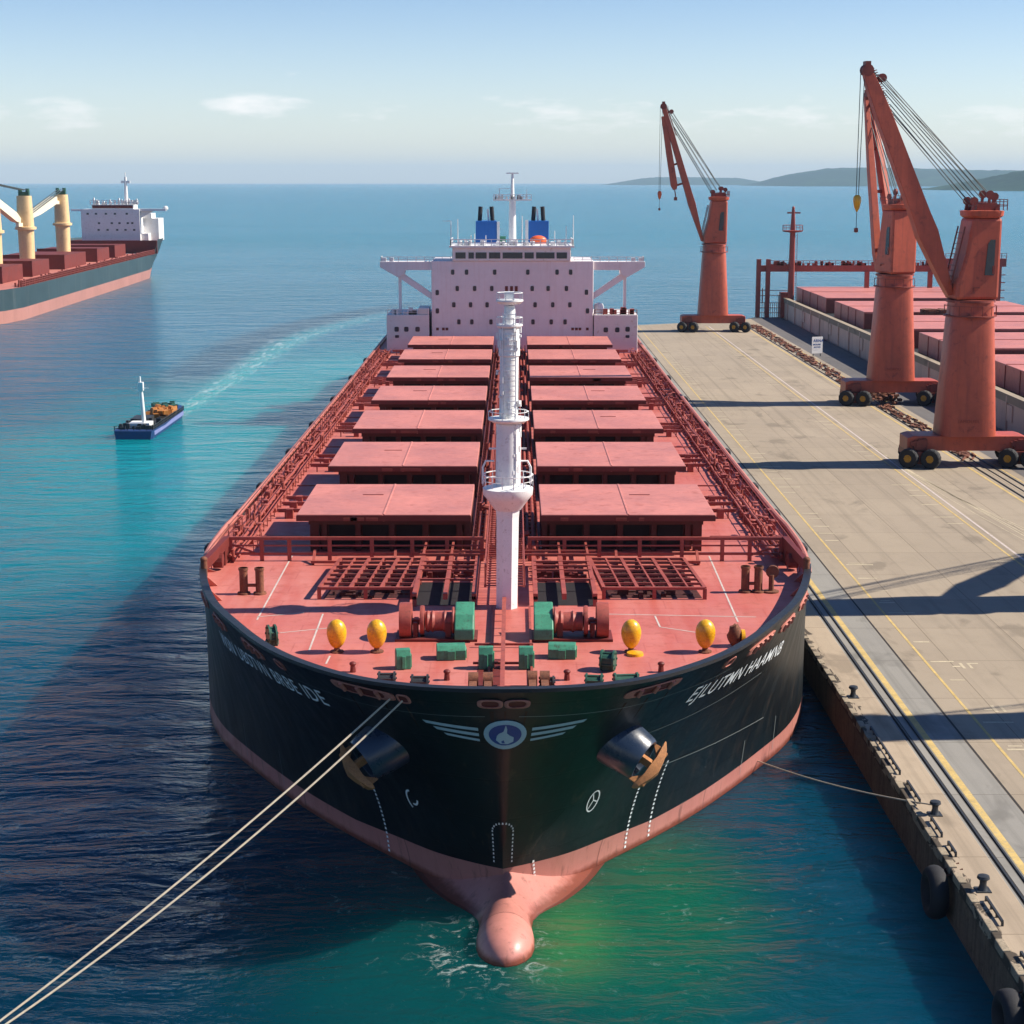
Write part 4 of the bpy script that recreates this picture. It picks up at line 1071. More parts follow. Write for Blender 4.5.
for z, r in ((17.9, .95), (22.35, .6), (23.5, .6)):
    for k in range(10):
        t = 2 * math.pi * k / 10; t2 = t + .628; a0 = Vector((mx + lean * (z - DZ) + r * math.cos(t), my + r * math.sin(t), z)); a1 = Vector((mx + lean * (z - DZ) + r * math.cos(t2), my + r * math.sin(t2), z))
        b.bar(a0, a0 + Vector((0, 0, .4)), .035); b.bar(a0 + Vector((0, 0, .4)), a1 + Vector((0, 0, .4)), .035)
for s_ in (-1, 1): b.bar((mx + s_ * .33 + .1, my - .52, 14.9), (mx + s_ * .30 + .12, my - .45, 23), .045)
for i in range(34): z = 15 + i * .24; b.bar((mx - .22 + .1, my - .52, z), (mx + .3 + .1, my - .52, z), .035)
for i in range(40): z = rnd.uniform(15, 22.2); t = rnd.uniform(-3.1, -.1); b.obox((mx + .1 + .55 * math.cos(t), my + .55 * math.sin(t), z), .12, .1, rnd.uniform(.1, .4), t)
b.bar((mx - .85, my, 16.5), (mx + .95, my, 16.5), .08); b.box(mx - .1, mx + .35, my - .2, my + .2, 23.6, 23.95)
b.build('mast_ladder', M['mastwhite'], fm)

# bridge and accommodation
SY = 206.0
b = MB(); b.box(-9.75, 9.75, 0, 12, 0, 11.0); b.v = [(x + XS + .25, y + SY, z + DZ) for x, y, z in b.v]
acc = b.build('superstructure', M['lav'], ship, bevel=.08)
def zw(v_): return 29 - (160 + v_ / 3.413 - 182) * .9817 * .1212
def xw(u_): return (360 + u_ / 3.413 - 514) * .1212
def window(u_, v_, w=.42, h=.62, y=SY, par=None, r=True):
    x, z = xw(u_), zw(v_); b = MB(); n = 14
    def rg(k, yy): return [Vector((x + w * k * .5 * (abs(math.cos(t)) ** .5) * (1 if math.cos(t) > 0 else -1), yy, z + h * k * .5 * (abs(math.sin(t)) ** .5) * (1 if math.sin(t) > 0 else -1))) for t in [2 * math.pi * (i + .5) / n for i in range(n)]]
    b.mi = 1; b.loft([rg(1.22, y + .05), rg(1.22, y - .05), rg(1.02, y - .05), rg(1.0, y + .03)], caps=False); b.mi = 0; b.loft([rg(1, y + .04), rg(1, y - .015)]); return b.build('window', [M['glass'], M['block']], par or acc)
for row in (((318, 365, 460, 572, 671, 717), 380), ((333, 392, 450, 587, 641, 703), 436), ((321, 378, 434, 597, 657, 715), 492), ((338, 382, 447, 590, 652, 699), 551)):
    for u_ in row[0]: window(u_, row[1])
for u_, v_ in ((265, 450), (771, 449), (265, 513), (775, 513)): window(u_, v_)
b = MB()
for u_ in (500, 517, 533): x = xw(u_); b.box(x - .17, x + .17, SY - .04, SY + .02, zw(447), zw(428))
for u_ in (265, 285, 297, 725, 738, 750, 775): x = xw(u_); b.box(x - .16, x + .16, SY - .04, SY + .02, zw(580), zw(571))
b.build('red_panels', M['darkred'], acc)
b = MB(); b.box(-7.15, 7.05, SY - .25, SY + 7, 19.72, 21.3); b.v = [(x - .2 if False else x - .25, y, z) for x, y, z in b.v]
wh = b.build('wheelhouse', M['white'], ship, bevel=.06)
for u0, u1 in ((328, 362), (372, 390), (396, 433), (441, 479), (487, 554), (561, 592), (600, 662), (669, 704)):
    b = MB(); b.box(xw(u0), xw(u1), SY - .30, SY - .2, 20.0, 20.72); o = b.build('window', M['glass'], wh)
for s_, x in ((-1, -7.42), (1, 6.82)): 
    b = MB(); b.box(x - .03, x + .03, SY + .3, SY + 2.4, 20.0, 20.72); b.build('window', M['glass'], wh)
b = MB(); b.box(-7.75, 7.2, SY - .6, SY + 7.4, 21.3, 21.5); b.build('wheelhouse_roof', M['white'], wh)
b = MB(); b.railing([(-7.6, SY + 7.2, 21.5), (-7.6, SY - .45, 21.5), (7.05, SY - .45, 21.5), (7.05, SY + 7.2, 21.5)], .75, 1.0, .04, 2, .05)
for i in range(40): 
    x = rnd.uniform(-7, 6.6); b.box(x, x + rnd.uniform(.15, .5), SY + rnd.uniform(.3, 3), SY + 3.3, 21.5, 21.5 + rnd.uniform(.15, .7))
b.build('roof_railing', M['white'], wh)
b = MB()
for u_, v_ in ((312, 207), (335, 200), (392, 250), (380, 255), (663, 240), (702, 225), (726, 188), (553, 190), (430, 255)):
    x = xw(u_); b.cyl((x, SY + 1, 21.4), (x, SY + 1, zw(v_)), .065, .04, 6)
b.bar((xw(285), SY + 1, zw(207)), (xw(313), SY + 1, zw(207)), .06)
b.build('aerial', M['white'], wh)
for s_, cx in ((-1, XS), (1, XS)):              # bridge wings with brackets and posts
    q = lambda x: s_ * x + XS + .25
    b = MB(); b.prismY([(q(9.75), 19.6), (q(15.95), 19.6), (q(15.95), 18.95), (q(13.75), 17.7), (q(13.0), 18.1), (q(12.95), 18.6), (q(9.75), 18.6)], SY + .3, SY + 2.6)
    o = b.build('bridge_wing', M['lav'], ship, bevel=.03)
    b = MB(); b.prismY([(q(13.75), 17.705), (q(13.0), 18.095), (q(9.76), 15.85), (q(9.76), 15.05)], SY + .6, SY + 1.1); b.build('wing_bracket', M['lav'], o)
    b = MB(); b.box(*sorted((q(13.4), q(13.75))), SY + .7, SY + 1.1, 13.3, 17.85); b.build('wing_post', M['white'], o)
    b = MB(); b.railing([(q(7.4), SY + .5, 19.6), (q(15.8), SY + .5, 19.6), (q(15.8), SY + 2.5, 19.6)], .55, 1.0, .035, 2, .04); b.box(*sorted((q(15.2), q(15.8))), SY + .4, SY + 1, 19.6, 20.05); b.box(*sorted((q(14.3), q(14.7))), SY + .4, SY + 1, 19.6, 20.05)
    b.build('wing_railing', M['white'], o)
for s_, xs in ((-1, (xw(93), xw(237))), (1, (xw(797), xw(945)))):
    b = MB(); b.box(xs[0], xs[1], SY - .6, SY + 9, DZ, 13.3)
    if s_ < 0: b.box(xs[1] - 1.3, xs[1] + .0, SY - .4, SY + 4, 13.303, 14.1)
    o = b.build('deckhouse', M['block'], ship, bevel=.06)
    for u_, v_ in (((127, 575), (160, 575), (198, 575), (128, 600)) if s_ < 0 else ((837, 577), (876, 577), (911, 575), (911, 600))):
        window(u_, v_, .55 if v_ < 590 else .5, .6 if v_ < 590 else .35, SY - .6, o)
    b = MB(); b.railing([(xs[0] + .1, SY - .5, 13.3), (xs[1] - .1, SY - .5, 13.3)], .6, 1.1, .03, 2, .04)
    for i in range(9): x = rnd.uniform(xs[0] + .2, xs[1] - .8); b.box(x, x + .5, SY, SY + .5, 13.3, 13.3 + rnd.uniform(.3, .9))
    b.build('house_railing', M['rail'] if s_ > 0 else M['block'], o)
b = MB(); b.lathe((xw(815), SY + 1.2, 13.3), [(.6, 0), (.6, .9), (.5, 1.2), (.1, 1.35)], 16); b.build('vent_cowl', M['white'], ship, smooth=40)
# signal mast
b = MB(); mxx = XS + .25
b.cyl((mxx, SY + 5, 21.4), (mxx, SY + 5, 26.9), .48, .42, 12); b.cyl((mxx, SY + 5, 26.9), (mxx, SY + 5, 30.0), .26, .15, 10)
sm_ = b.build('signal_mast', M['mastwhite'], ship, smooth=40)
b = MB(); b.box(mxx - 2.35, mxx + 2.35, SY + 4.6, SY + 5.4, 26.75, 26.95); b.railing([(mxx - 2.3, SY + 4.6, 26.95), (mxx + 2.3, SY + 4.6, 26.95)], .55, .5, .03, 2, .04)
b.box(mxx - .75, mxx + .75, SY + 4.85, SY + 5.05, 29.98, 30.12); b.bar((mxx - 1.6, SY + 5, 26.9), (mxx - 1.6, SY + 5, 28.2), .1); b.bar((mxx - 1.6, SY + 5, 28.2), (mxx, SY + 5, 28.2), .06); b.bar((mxx + 1.75, SY + 5, 26.9), (mxx + 1.75, SY + 5, 28.1), .07)
for i in range(20): x = rnd.uniform(-2.2, 2.0); b.box(mxx + x, mxx + x + .2, SY + 4.7, SY + 4.9, 26.95, 27.0 + rnd.uniform(.1, .5))
b.build('crosstree', M['mastwhite'], sm_)
for i in range(6): pass
b = MB(); b.box(XS - 7.0, XS + 7.3, 218, 228, DZ, 19.5); b.build('engine_casing', M['white'], ship)
for u0, u1, pipes in ((397, 468, (410, 440, 453)), (574, 642, (590, 606, 624))):
    yy = 221.0; k = 222 / 206
    b = MB(); b.prismZ([(xw(u0) * k, yy), (xw(u1) * k, yy), (xw(u1) * k - .2, yy + 4), (xw(u0) * k + .2, yy + 4)], 19.5, 24.1); o = b.build('funnel', M['blue'], ship, bevel=.05)
    for j, p in enumerate(pipes):
        b = MB(); b.cyl((xw(p) * k, yy + 1.2, 24.1), (xw(p) * k + (.12 if j == 0 else -.12), yy + 1.2, 25.9 if j != 1 else 25.6), .28 if j != 1 else .12, n=12); b.build('exhaust_pipe', M['rubber'] if j != 1 else M['white'], o, smooth=40)
    b = MB(); b.box(xw(u1) * k + .02, xw(u1) * k + .35, yy - .2, yy + .4, 19.5, 24.0) if u0 < 450 else b.box(xw(u0) * k - .4, xw(u0) * k - .05, yy - .2, yy + .4, 19.5, 24.2); b.build('white_duct', M['white'], o)
b = MB(); b.ell((xw(607) * 1.04, SY + 7.6, 21.9), 1.05, .7, .6, 14, 8); b.box(xw(585), xw(640), SY + 7.4, SY + 8.2, 21.3, 21.8); b.build('rescue_boat', M['orange'], ship, smooth=50)
b = MB(); b.box(xw(478) * 1.05, xw(498) * 1.05, SY + 7, SY + 8, 21.3, 22.4); b.build('green_locker', M['green'], ship)

# ------------------------------------------------------------------ quay cranes
def superring(cx, cy, z, rx, ry=None, p=4.5, n=32):
    ry = ry or rx; g = []
    for k in range(n):
        t = 2 * math.pi * (k + .5) / n; c_, s_ = math.cos(t), math.sin(t)
        g.append(Vector((cx + rx * abs(c_) ** (2 / p) * (1 if c_ > 0 else -1), cy + ry * abs(s_) ** (2 / p) * (1 if s_ > 0 else -1), z)))
    return g
def chord(b, p, q, prof):
    p = Vector(p); q = Vector(q); d = (q - p).normalized(); side = d.cross(Vector((0, 0, 1)))
    side = side.normalized() if side.length > .05 else Vector((0, 1, 0)); up = side.cross(d)
    b.loft([[p.lerp(q, t) + side * (i * ws / 2) + up * (j * wu / 2) for i, j in ((-1, -1), (1, -1), (1, 1), (-1, 1))] for t, ws, wu in prof])
def quay_crane(x, y, label, slew=0.0, tip=(-9.9, 39.0), style='fly', hook=None, cw=1.0, name='quay_crane', stencil=None):
    root = empty(name, (x, y, QZ), label, 'crane', 'red quay cranes standing along the pier')
    O = Vector((x, y, 0)); rot = Matrix.Rotation(slew, 3, 'Z')
    T = lambda px, py, pz: O + rot @ Vector((px, py, pz))
    def tr(b, rotate=True):
        b.v = [tuple((O + (rot @ Vector(p) if rotate else Vector(p)))) for p in b.v]; return b
    b = MB(); b.loft([superring(0, 0, 5.2, 2.72, 2.5), superring(0, 0, 9, 2.5, 2.35), superring(0, 0, 16.3, 2.08, 2.0), superring(0, 0, 16.5, 2.0, 1.95), superring(0, 0, 17.95, 1.95, 1.9)])
    col = tr(b, False).build('column', M['crane'], root, smooth=35)
    b = MB(); b.box(-1.3, 1.3, -2.72, -2.60, 6.0, 6.02) if False else None
    b = MB(); b.lathe((0, 0, 16.55), [(1.9, -.08), (2.5, -.06), (2.5, .06), (1.9, .08)], 28); b.lathe((0, 0, 17.95), [(1.8, -.12), (2.3, -.12), (2.3, .1), (1.8, .12)], 28)
    for k in range(14):
        t = 2 * math.pi * k / 14; t2 = t + .4488; a0 = Vector((2.45 * math.cos(t), 2.45 * math.sin(t), 16.6)); a1 = Vector((2.45 * math.cos(t2), 2.45 * math.sin(t2), 16.6))
        b.bar(a0, a0 + Vector((0, 0, .9)), .05); b.bar(a0 + Vector((0, 0, .9)), a1 + Vector((0, 0, .9)), .045)
    tr(b, False).build('slewing_platform', M['craned'], root, smooth=40)
    b = MB(); b.prismY([(-5.8, 3.75), (-5.8, 5.0), (-5.2, 5.18), (5.2, 5.18), (5.8, 5.0), (5.8, 3.75)], -1.7, 1.7); tr(b, False).build('base_beam', M['crane'], root, bevel=.06)
    for s_ in (-1, 1):
        b = MB()
        b.box(*sorted((s_ * 3.9, s_ * 5.7)), -2.3, 2.3, 3.1, 3.745); b.box(*sorted((s_ * 4.4, s_ * 5.2)), -2.0, 2.0, 2.5, 3.1)
        for k in range(12): q = random.Random(k + 5); b.box(s_ * 4.8 + q.uniform(-.9, .6), s_ * 4.8 + q.uniform(.6, .9), -1.75 - q.uniform(.01, .3), -1.72, 3.8 + q.uniform(0, .5), 4.5 + q.uniform(0, .5))
        tr(b, False).build('bogie_frame', M['craned'], root)
    for s_ in (-1, 1):
        for wx_, wy_ in ((-1.0, -2.3), (1.0, -2.75), (0.0, 2.4)):
            cxx = s_ * 4.75 + wx_; w = Vector((math.sin(-.55), -math.cos(-.55), 0)); c_ = Vector((cxx, wy_, QZ + .93))
            b = MB(); rings = []; a = Vector((w.y, -w.x, 0))
            for rr, t in ((.50, -.34), (.84, -.38), (.92, -.26), (.92, .26), (.84, .38), (.50, .34)):
                rings.append([c_ + w * t + (a * math.cos(2 * math.pi * k / 28) + Vector((0, 0, 1)) * math.sin(2 * math.pi * k / 28)) * rr * (1 + (.035 if k % 2 and rr > .9 else 0)) for k in range(28)])
            b.loft(rings); wo = tr(b, False).build('wheel', M['rubber'], root)
            b = MB(); b.cyl(c_ - w * .37, c_ + w * .36, .40, .36, 16); b.cyl(c_ + w * .38, c_ + w * .44, .2, .18, 10)
            for k in range(6): t = k * math.pi / 3; b.cyl(c_ + w * .38 + (a * math.cos(t) + Vector((0, 0, 1)) * math.sin(t)) * .33, c_ + w * .42 + (a * math.cos(t) + Vector((0, 0, 1)) * math.sin(t)) * .33, .05, n=6)
            tr(b, False).build('hub', M['hub'], wo, smooth=40)
    # slewing house
    b = MB(); b.prismY([(-2.05, 18.1), (-1.98, 19.6), (-1.25, 22.4), (-.75, 25.7), (2.1, 25.7), (2.1, 18.1)], -1.7, 1.7)
    hs = tr(b).build('machinery_house', M['crane'], root, bevel=.28)
    b = MB(); b.prismY([(.55, 20.4), (.75, 23.3), (1.0, 23.7), (1.45, 23.7), (1.45, 20.4)], -1.76, -1.69); tr(b).build('cab_window', M['glass'], hs)
    b = MB(); b.box(1.28, 1.5, -1.8, -1.69, 20.5, 21.3); b.box(-.4, .2, -1.78, -1.69, 19.2, 19.3); b.box(-.45, -.38, -1.78, -1.69, 19.0, 19.3); tr(b).build('door_handle', M['craned'], hs)
    b = MB()
    for i in range(10): b.bar((-2.3 + .11 * i, -.9, 19.8 + i * .5), (-2.3 + .11 * i, .9, 19.8 + i * .5), .06)
    b.bar((-2.35, -.9, 19.5), (-1.25, -.9, 24.9), .12); b.bar((-2.35, .9, 19.5), (-1.25, .9, 24.9), .12)
    tr(b).build('house_ladder', M['craned'], hs)
    b = MB(); b.loft([superring(.65, 0, 25.7, 1.55, 1.8, 3), superring(.65, 0, 25.9, 1.8, 2.0, 3), superring(.65, 0, 26.35, 1.85, 2.05, 3), superring(.65, 0, 26.4, 1.5, 1.7, 3)])
    tr(b).build('top_platform', M['crane'], root, smooth=40)
    b = MB()
    for px, py, h_ in ((-.6, -.9, .9), (-.6, .9, .9), (.9, -.9, 1.5), (.9, .9, 1.5), (1.7, 0, 1.3)): b.bar((px, py, 26.35), (px + .1, py, 26.35 + h_), .22); b.lathe((px + .1, py, 26.35 + h_), [(.1, -.12), (.38, -.12), (.38, .12), (.1, .12)], 14, 'Y')
    for i in range(14): q = random.Random(i); b.box(q.uniform(-.8, 1.6), q.uniform(1.6, 1.9), q.uniform(-1.4, 1.2), 1.3, 26.35, 26.35 + q.uniform(.2, .8))
    b.railing([(2.35, -1.9, 26.4), (2.35, 1.9, 26.4)], 1.0, 1, .03, 2, .035); b.railing([(-.9, -1.9, 26.4), (2.35, -1.9, 26.4)], .8, 1, .03, 2, .03)
    tr(b).build('sheave_block', M['craned'], root, smooth=35)
    # jib
    tx, tz = tip; P0 = Vector((-2.15, 0, 18.5)); P1 = Vector((tx, 0, tz)); dd = (P1 - P0).normalized()
    if style == 'fly':
        b = MB(); chord(b, P0, P1, [(0, 1.1, .5), (.06, 1.3, .9 * cw), (.28, 1.35, 1.95 * cw), (.36, 1.3, 1.75 * cw), (.8, 1.1, 1.45 * cw), (.93, .9, 1.2 * cw), (1, .7, .8)])
        jb = tr(b).build('jib', M['crane'], root, bevel=.05)
        if cw < .9:
            b = MB(); A = P0.lerp(P1, .36) + Vector((-2.5, .0, .6)); Bq = P0.lerp(P1, .93) + Vector((-.5, 0, 0)); chord(b, A, Bq, [(0, .9, .6), (.06, .9, 1.2), (.5, .8, 1.1), (1, .6, .8)]); tr(b).build('jib_strut', M['crane'], jb)
            b = MB()
            for t, in ((.05,), (.33,)): 
                a0 = A.lerp(Bq, t); L_ = (a0 - P0).dot(dd); b.bar(a0, P0 + dd * L_, .35)
            b.bar(A, A + Vector((.2, 0, -1.4)), .18); b.box(A.x - .1, A.x + .45, -.25, .25, A.z - 1.9, A.z - 1.3)
            tr(b).build('jib_crossbar', M['craned'], jb)
        n2 = Vector((dd.z, 0, -dd.x))
        b = MB()
        if True:
            for i in range(22):
                t = .78 + .22 * i / 22; p = P0.lerp(P1, t) + n2 * .75; b.bar(p - Vector((0, .5, 0)), p + Vector((0, .5, 0)), .07); b.bar(P0.lerp(P1, t), p + dd * .2, .07)
        b.bar(P0.lerp(P1, .78) + n2 * .8, P1 + n2 * .5, .14)
    else:
        b = MB()
        for s_ in (-1, 1): chord(b, P0 + Vector((.2, s_ * 1.25, 0)), P1 + Vector((0, s_ * .3, 0)), [(0, .7, .6), (.1, .9, 1.1), (.6, .8, 1.0), (1, .5, .6)])
        jb = tr(b).build('jib', M['crane'], root, bevel=.04)
        b = MB()
        for t in (.45, .7): w_ = 1.25 * (1 - t) + .3 * t; p = P0.lerp(P1, t); b.bar(p - Vector((0, w_, 0)), p + Vector((0, w_, 0)), .4)
        tr(b).build('jib_crossbar', M['craned'], jb)
        n2 = Vector((dd.z, 0, -dd.x)); b = MB()
    for py in (-.35, 0, .35): b.lathe(P1 + Vector((0, py, .1)), [(.12, -.1), (.55, -.09), (.55, .09), (.12, .1)], 16, 'Y')
    b.lathe(P0.lerp(P1, .95) + n2 * 1.1, [(.1, -.3), (.4, -.3), (.4, .3), (.1, .3)], 14, 'Y'); b.bar(P0.lerp(P1, .95), P0.lerp(P1, .95) + n2 * 1.1, .25)
    b.box(P1.x - .25, P1.x + .25, -.45, .45, P1.z + .2, P1.z + .9)
    tr(b).build('jib_head', M['craned'], root, smooth=35)
    b = MB(); top1 = Vector((.95, 0, 27.9)); top0 = Vector((-.5, 0, 27.3))
    for py in (-.45, .45):
        b.cyl(P1 + Vector((.2, py * .6, .3)), top1 + Vector((0, py * 2, 0)), .045, n=6); b.cyl(P0.lerp(P1, .95) + n2 * 1.2 + Vector((0, py * .6, 0)), top1 + Vector((.1, py * 1.5, -.2)), .04, n=6)
        b.cyl(P0.lerp(P1, .84) + n2 * .8 + Vector((0, py, 0)), top0 + Vector((0, py * 2, 0)), .045, n=6); b.cyl(P0.lerp(P1, .80) + n2 * .8 + Vector((0, py * .6, 0)), top0 + Vector((-.2, py * 1.4, -.3)), .04, n=6)
        b.cyl(P0.lerp(P1, .90) + n2 * .9 + Vector((0, py, 0)), top1 + Vector((-.7, py * 1.6, -.4)), .045, n=6)
    tr(b).build('stay_rope', M['cable'], root)
    if hook:
        hz_, mat_ = hook; hp = P1 + Vector((-.45, 0, 0))
        b = MB(); b.cyl(hp + Vector((-.12, 0, 0)), (hp.x - .12, 0, hz_ + .8), .035, n=6); b.cyl(hp + Vector((.25, 0, -.6)), (hp.x + .1, 0, hz_ + .8), .035, n=6); b.cyl((hp.x, 0, hz_), (hp.x, 0, hz_ - 2.4), .03, n=6)
        tr(b).build('hoist_rope', M['cable'], root)
        b = MB(); b.lathe((hp.x, 0, hz_), [(.05, -.75), (.26, -.35), (.38, .25), (.36, .6), (.2, .8), (.05, .82)], 14)
        tr(b).build('hook_block', M[mat_], root, smooth=40)
        b = MB(); b.lathe((hp.x, 0, hz_ - 2.4), [(.05, -.25), (.2, -.2), (.2, .15), (.05, .2)], 10); tr(b).build('hook', M['craned'], root, smooth=40)
    if stencil:
        vs, fs = text_mesh(stencil, .42); 
        b = MB(); b.add([(x_ - 1.35, -2.60 - z_ + .0, 6.55 + y_) for x_, y_, z_ in vs], fs); tr(b, False).build('stencil', M['craned'], root)
    return root
quay_crane(43.4, 162.5, 'nearest tall red quay crane with its jib raised and a yellow hook block hanging', R(6), (-11.0, 39.0), 'fly', (27.0, 'yellow'), stencil='LAMOUSIL')
quay_crane(46.3, 208.5, 'middle red quay crane standing close against the grey hull, partly behind the nearest crane jib', R(-74), (-8.6, 39.3), 'aframe', None, stencil='CNOROU')
quay_crane(36.3, 312, 'farthest red quay crane standing alone at the far end of the pier before open water', 0, (-9.6, 42.2), 'fly', (26.6, 'orange'), cw=.68)
for o in COL.objects: pass
# two more cranes of the row stand just outside the picture and throw their shadows across the pier
quay_crane(45.5, 107.5, 'red quay crane just outside the right edge, its shadow lying across the pier', R(218), (-27, 26.0), 'fly', None)
quay_crane(46.5, 83.0, 'red quay crane nearest the viewer, outside the right edge, with its jib lowered', R(200), (-24, 26.0), 'fly', None)

# ------------------------------------------------------------------ the grey ship across the pier
g = empty('cargo_ship', (70, 250, 0), 'weathered grey cargo ship with wide red hatch covers on the far side of the pier', 'ship')
b = MB(); b.prismZ([(54.4, 40), (92, 40), (92, 350), (54.4, 350)], -2, 5.2); b.build('hull', M['hull3'], g)
b = MB(); b.box(54.1, 54.98, 40, 351, 5.95, 6.15); b.box(54.22, 54.6, 40, 350.5, 5.2, 5.95); b.build('hull_rim', M['quay'], g)
b = MB()
for y in range(60, 350, 9): b.box(54.18, 54.395, y, y + .35, .5, 5.9)
for y in range(100, 340, 27): b.box(54.25, 54.395, y + 3, y + 5.2, 3.2, 5.0)
b.box(54.0, 54.395, 344, 350, -1, 6.4); b.build('hull_rib', M['hull3'], g)
b = MB(); strip(b, 55, 92, 41, 349, 5.22); b.build('side_deck', M['steel'], g)
for k, (y0, y1) in enumerate(((314.6, 348.0), (280, 306), (247.5, 273), (218, 241.5), (186, 210), (155, 179), (124, 148))):
    b = MB(); b.box(57.4, 88, y0, y1, 5.25, 8.1); o = b.build('hatch_cover', M['hatch'], g, bevel=.05)
    b = MB(); b.box(57.5, 88.1, y0 - .10, y0 - .003, 5.3, 7.85)
    for x in (64, 71, 78, 85): b.box(x, x + .1, y0 - .16, y0 - .1, 5.3, 7.8)
    b.build('cover_front_shade', M['craned'], o)  # darker front plate paints the shaded face of the cover
    b = MB()
    for q in range(1, 4): yy = y0 + (y1 - y0) * q / 4; b.box(57.3, 57.397, yy, yy + .15, 5.3, 8.0)
    b.box(57.4, 88, (y0 + y1) / 2 - .08, (y0 + y1) / 2 + .08, 8.103, 8.16); b.build('panel_seam', M['rail'], o)
b = MB(); rnd = random.Random(14)
for i in range(80): x = 66 + rnd.uniform(0, 7); b.box(x, x + rnd.uniform(.3, 1), 276 + rnd.uniform(-1, 1), 278 + rnd.uniform(-.5, 1), 8, 8.2 + rnd.uniform(.1, .6))
b.build('deck_gear', M['rusty'], g)

# red pipe gantry and signal mast at the head of the pier
pg = empty('pipe_gantry', (49, 343, QZ), 'long red pipe gantry on posts at the far end of the pier', 'gantry')
b = MB()
b.box(49.3, 92, 344.6, 345.6, 11.3, 12.55); b.build('beam', M['rail'], pg)
for x, z0 in ((48.7, QZ), (50.6, QZ), (70.5, 5.2), (83.2, 5.2), (98.5, 0), (100.8, 0), (104, 0)):
    if x > 92: continue
    b = MB(); b.box(x, x + .85, 344.1, 345, z0, 13.8 if x < 52 else 11.3); b.build('post', M['rail'], pg)
b = MB(); b.railing([(51.5, 344.6, 12.55), (92, 344.6, 12.55)], .95, 1.3, .04, 2, .05); rnd = random.Random(6)
for i in range(110): x = rnd.uniform(51.5, 91); b.box(x, x + rnd.uniform(.2, .8), 344.7, 345.3, 12.55, 12.55 + rnd.uniform(.2, .9))
b.build('walkway_clutter', M['rail'], pg)
b = MB()
for z in (3.1, 4.1, 5.1, 6.6, 7.6): b.bar((49, 344.4, z), (55, 344.4, z), .12)
for i in range(12): b.bar((50 + i * .42, 344.4, 2.2), (50 + i * .42, 344.4, 5.1), .1)
b.box(53.6, 55.8, 343.6, 345.8, 2.2, 7.2); b.bar((50, 344.4, 5.1), (50, 344.4, 8), .2)
b.build('cage', M['rail'], pg)
b = MB()                                        # denser frame further right
for x in (89.0, 90.2, 93.0, 95.2): b.box(x, x + .9, 338, 339, 5.2 if x < 92 else -1, 13.6)
b.box(85, 97, 338.2, 338.8, 12.6, 14.2)
for z in (6.5, 8, 9.5, 11): b.bar((91, 338.5, z), (97, 338.5, z), .18)
b.box(91.2, 93, 338, 339.4, 5.2, 9.2); b.railing([(85, 338.3, 14.2), (97, 338.3, 14.2)], 1, 1, .04, 2, .05); b.build('end_frame', M['rail'], pg)
mt = empty('signal_tower', (55.4, 341, 5.2), 'slim red signal mast with a round lookout platform beside the pipe gantry', 'mast')
b = MB(); b.loft([superring(55.4, 342.5, 5.2, .62), superring(55.4, 342.5, 19.5, .5), superring(55.4, 342.5, 23.6, .28)]); b.build('pole', M['rail'], mt, smooth=35)
b = MB(); b.lathe((55.4, 342.5, 19.4), [(.5, -.3), (1.9, -.1), (2.1, .15), (.5, .2)], 20); b.build('platform', M['rail'], mt, smooth=40)
b = MB()
for k in range(12):
    t = 2 * math.pi * k / 12; t2 = t + .5236; a0 = Vector((55.4 + 2 * math.cos(t), 342.5 + 2 * math.sin(t), 19.5)); a1 = Vector((55.4 + 2 * math.cos(t2), 342.5 + 2 * math.sin(t2), 19.5))
    b.bar(a0, a0 + Vector((0, 0, 1.1)), .07); b.bar(a0 + Vector((0, 0, 1.1)), a1 + Vector((0, 0, 1.1)), .07); b.bar(a0 + Vector((0, 0, .55)), a1 + Vector((0, 0, .55)), .05)
b.bar((54.2, 342.5, 23.0), (56.8, 342.5, 23.0), .3); b.ell((55.4, 342.5, 23.9), .3, .3, .4)
for i in range(30): b.bar((56.0, 342.3, 5.5 + i * .45), (56.35, 342.3, 5.5 + i * .45), .06)
b.bar((56.35, 342.3, 5.3), (56.35, 342.3, 19), .07); b.build('platform_rail', M['rail'], mt)

# notice board
nb = empty('notice_board', (47.4, 266, QZ), 'white notice board with blue lettering standing before the grey hull', 'sign')
b = MB(); b.obox((47.4, 266, QZ + 1.75), 1.9, .10, 2.6, R(20)); b.build('board', M['white'], nb, bevel=.02)
b = MB(); b.obox((46.8, 265.9, QZ + .35), .1, .1, .7, R(20)); b.obox((48.0, 266.3, QZ + .35), .1, .1, .7, R(20)); b.build('leg', M['steel'], nb)
cs, sn_ = math.cos(R(20)), math.sin(R(20)); b = MB()
for body, size, zz, x0 in (('ARNA', .62, 2.25, -.72), ('MOLINE', .34, 1.75, -.72), ('SECTOR', .30, 1.35, -.6), ('- - - -', .3, .95, -.6)):
    vs, fs = text_mesh(body, size, 0, .012); b.add([(47.4 + (x_ + x0) * cs + .065 * sn_, 266 + (x_ + x0) * sn_ - .065 * cs, QZ + zz + y_) for x_, y_, z_ in vs], fs)
b.build('lettering', M['logoblue'], nb)

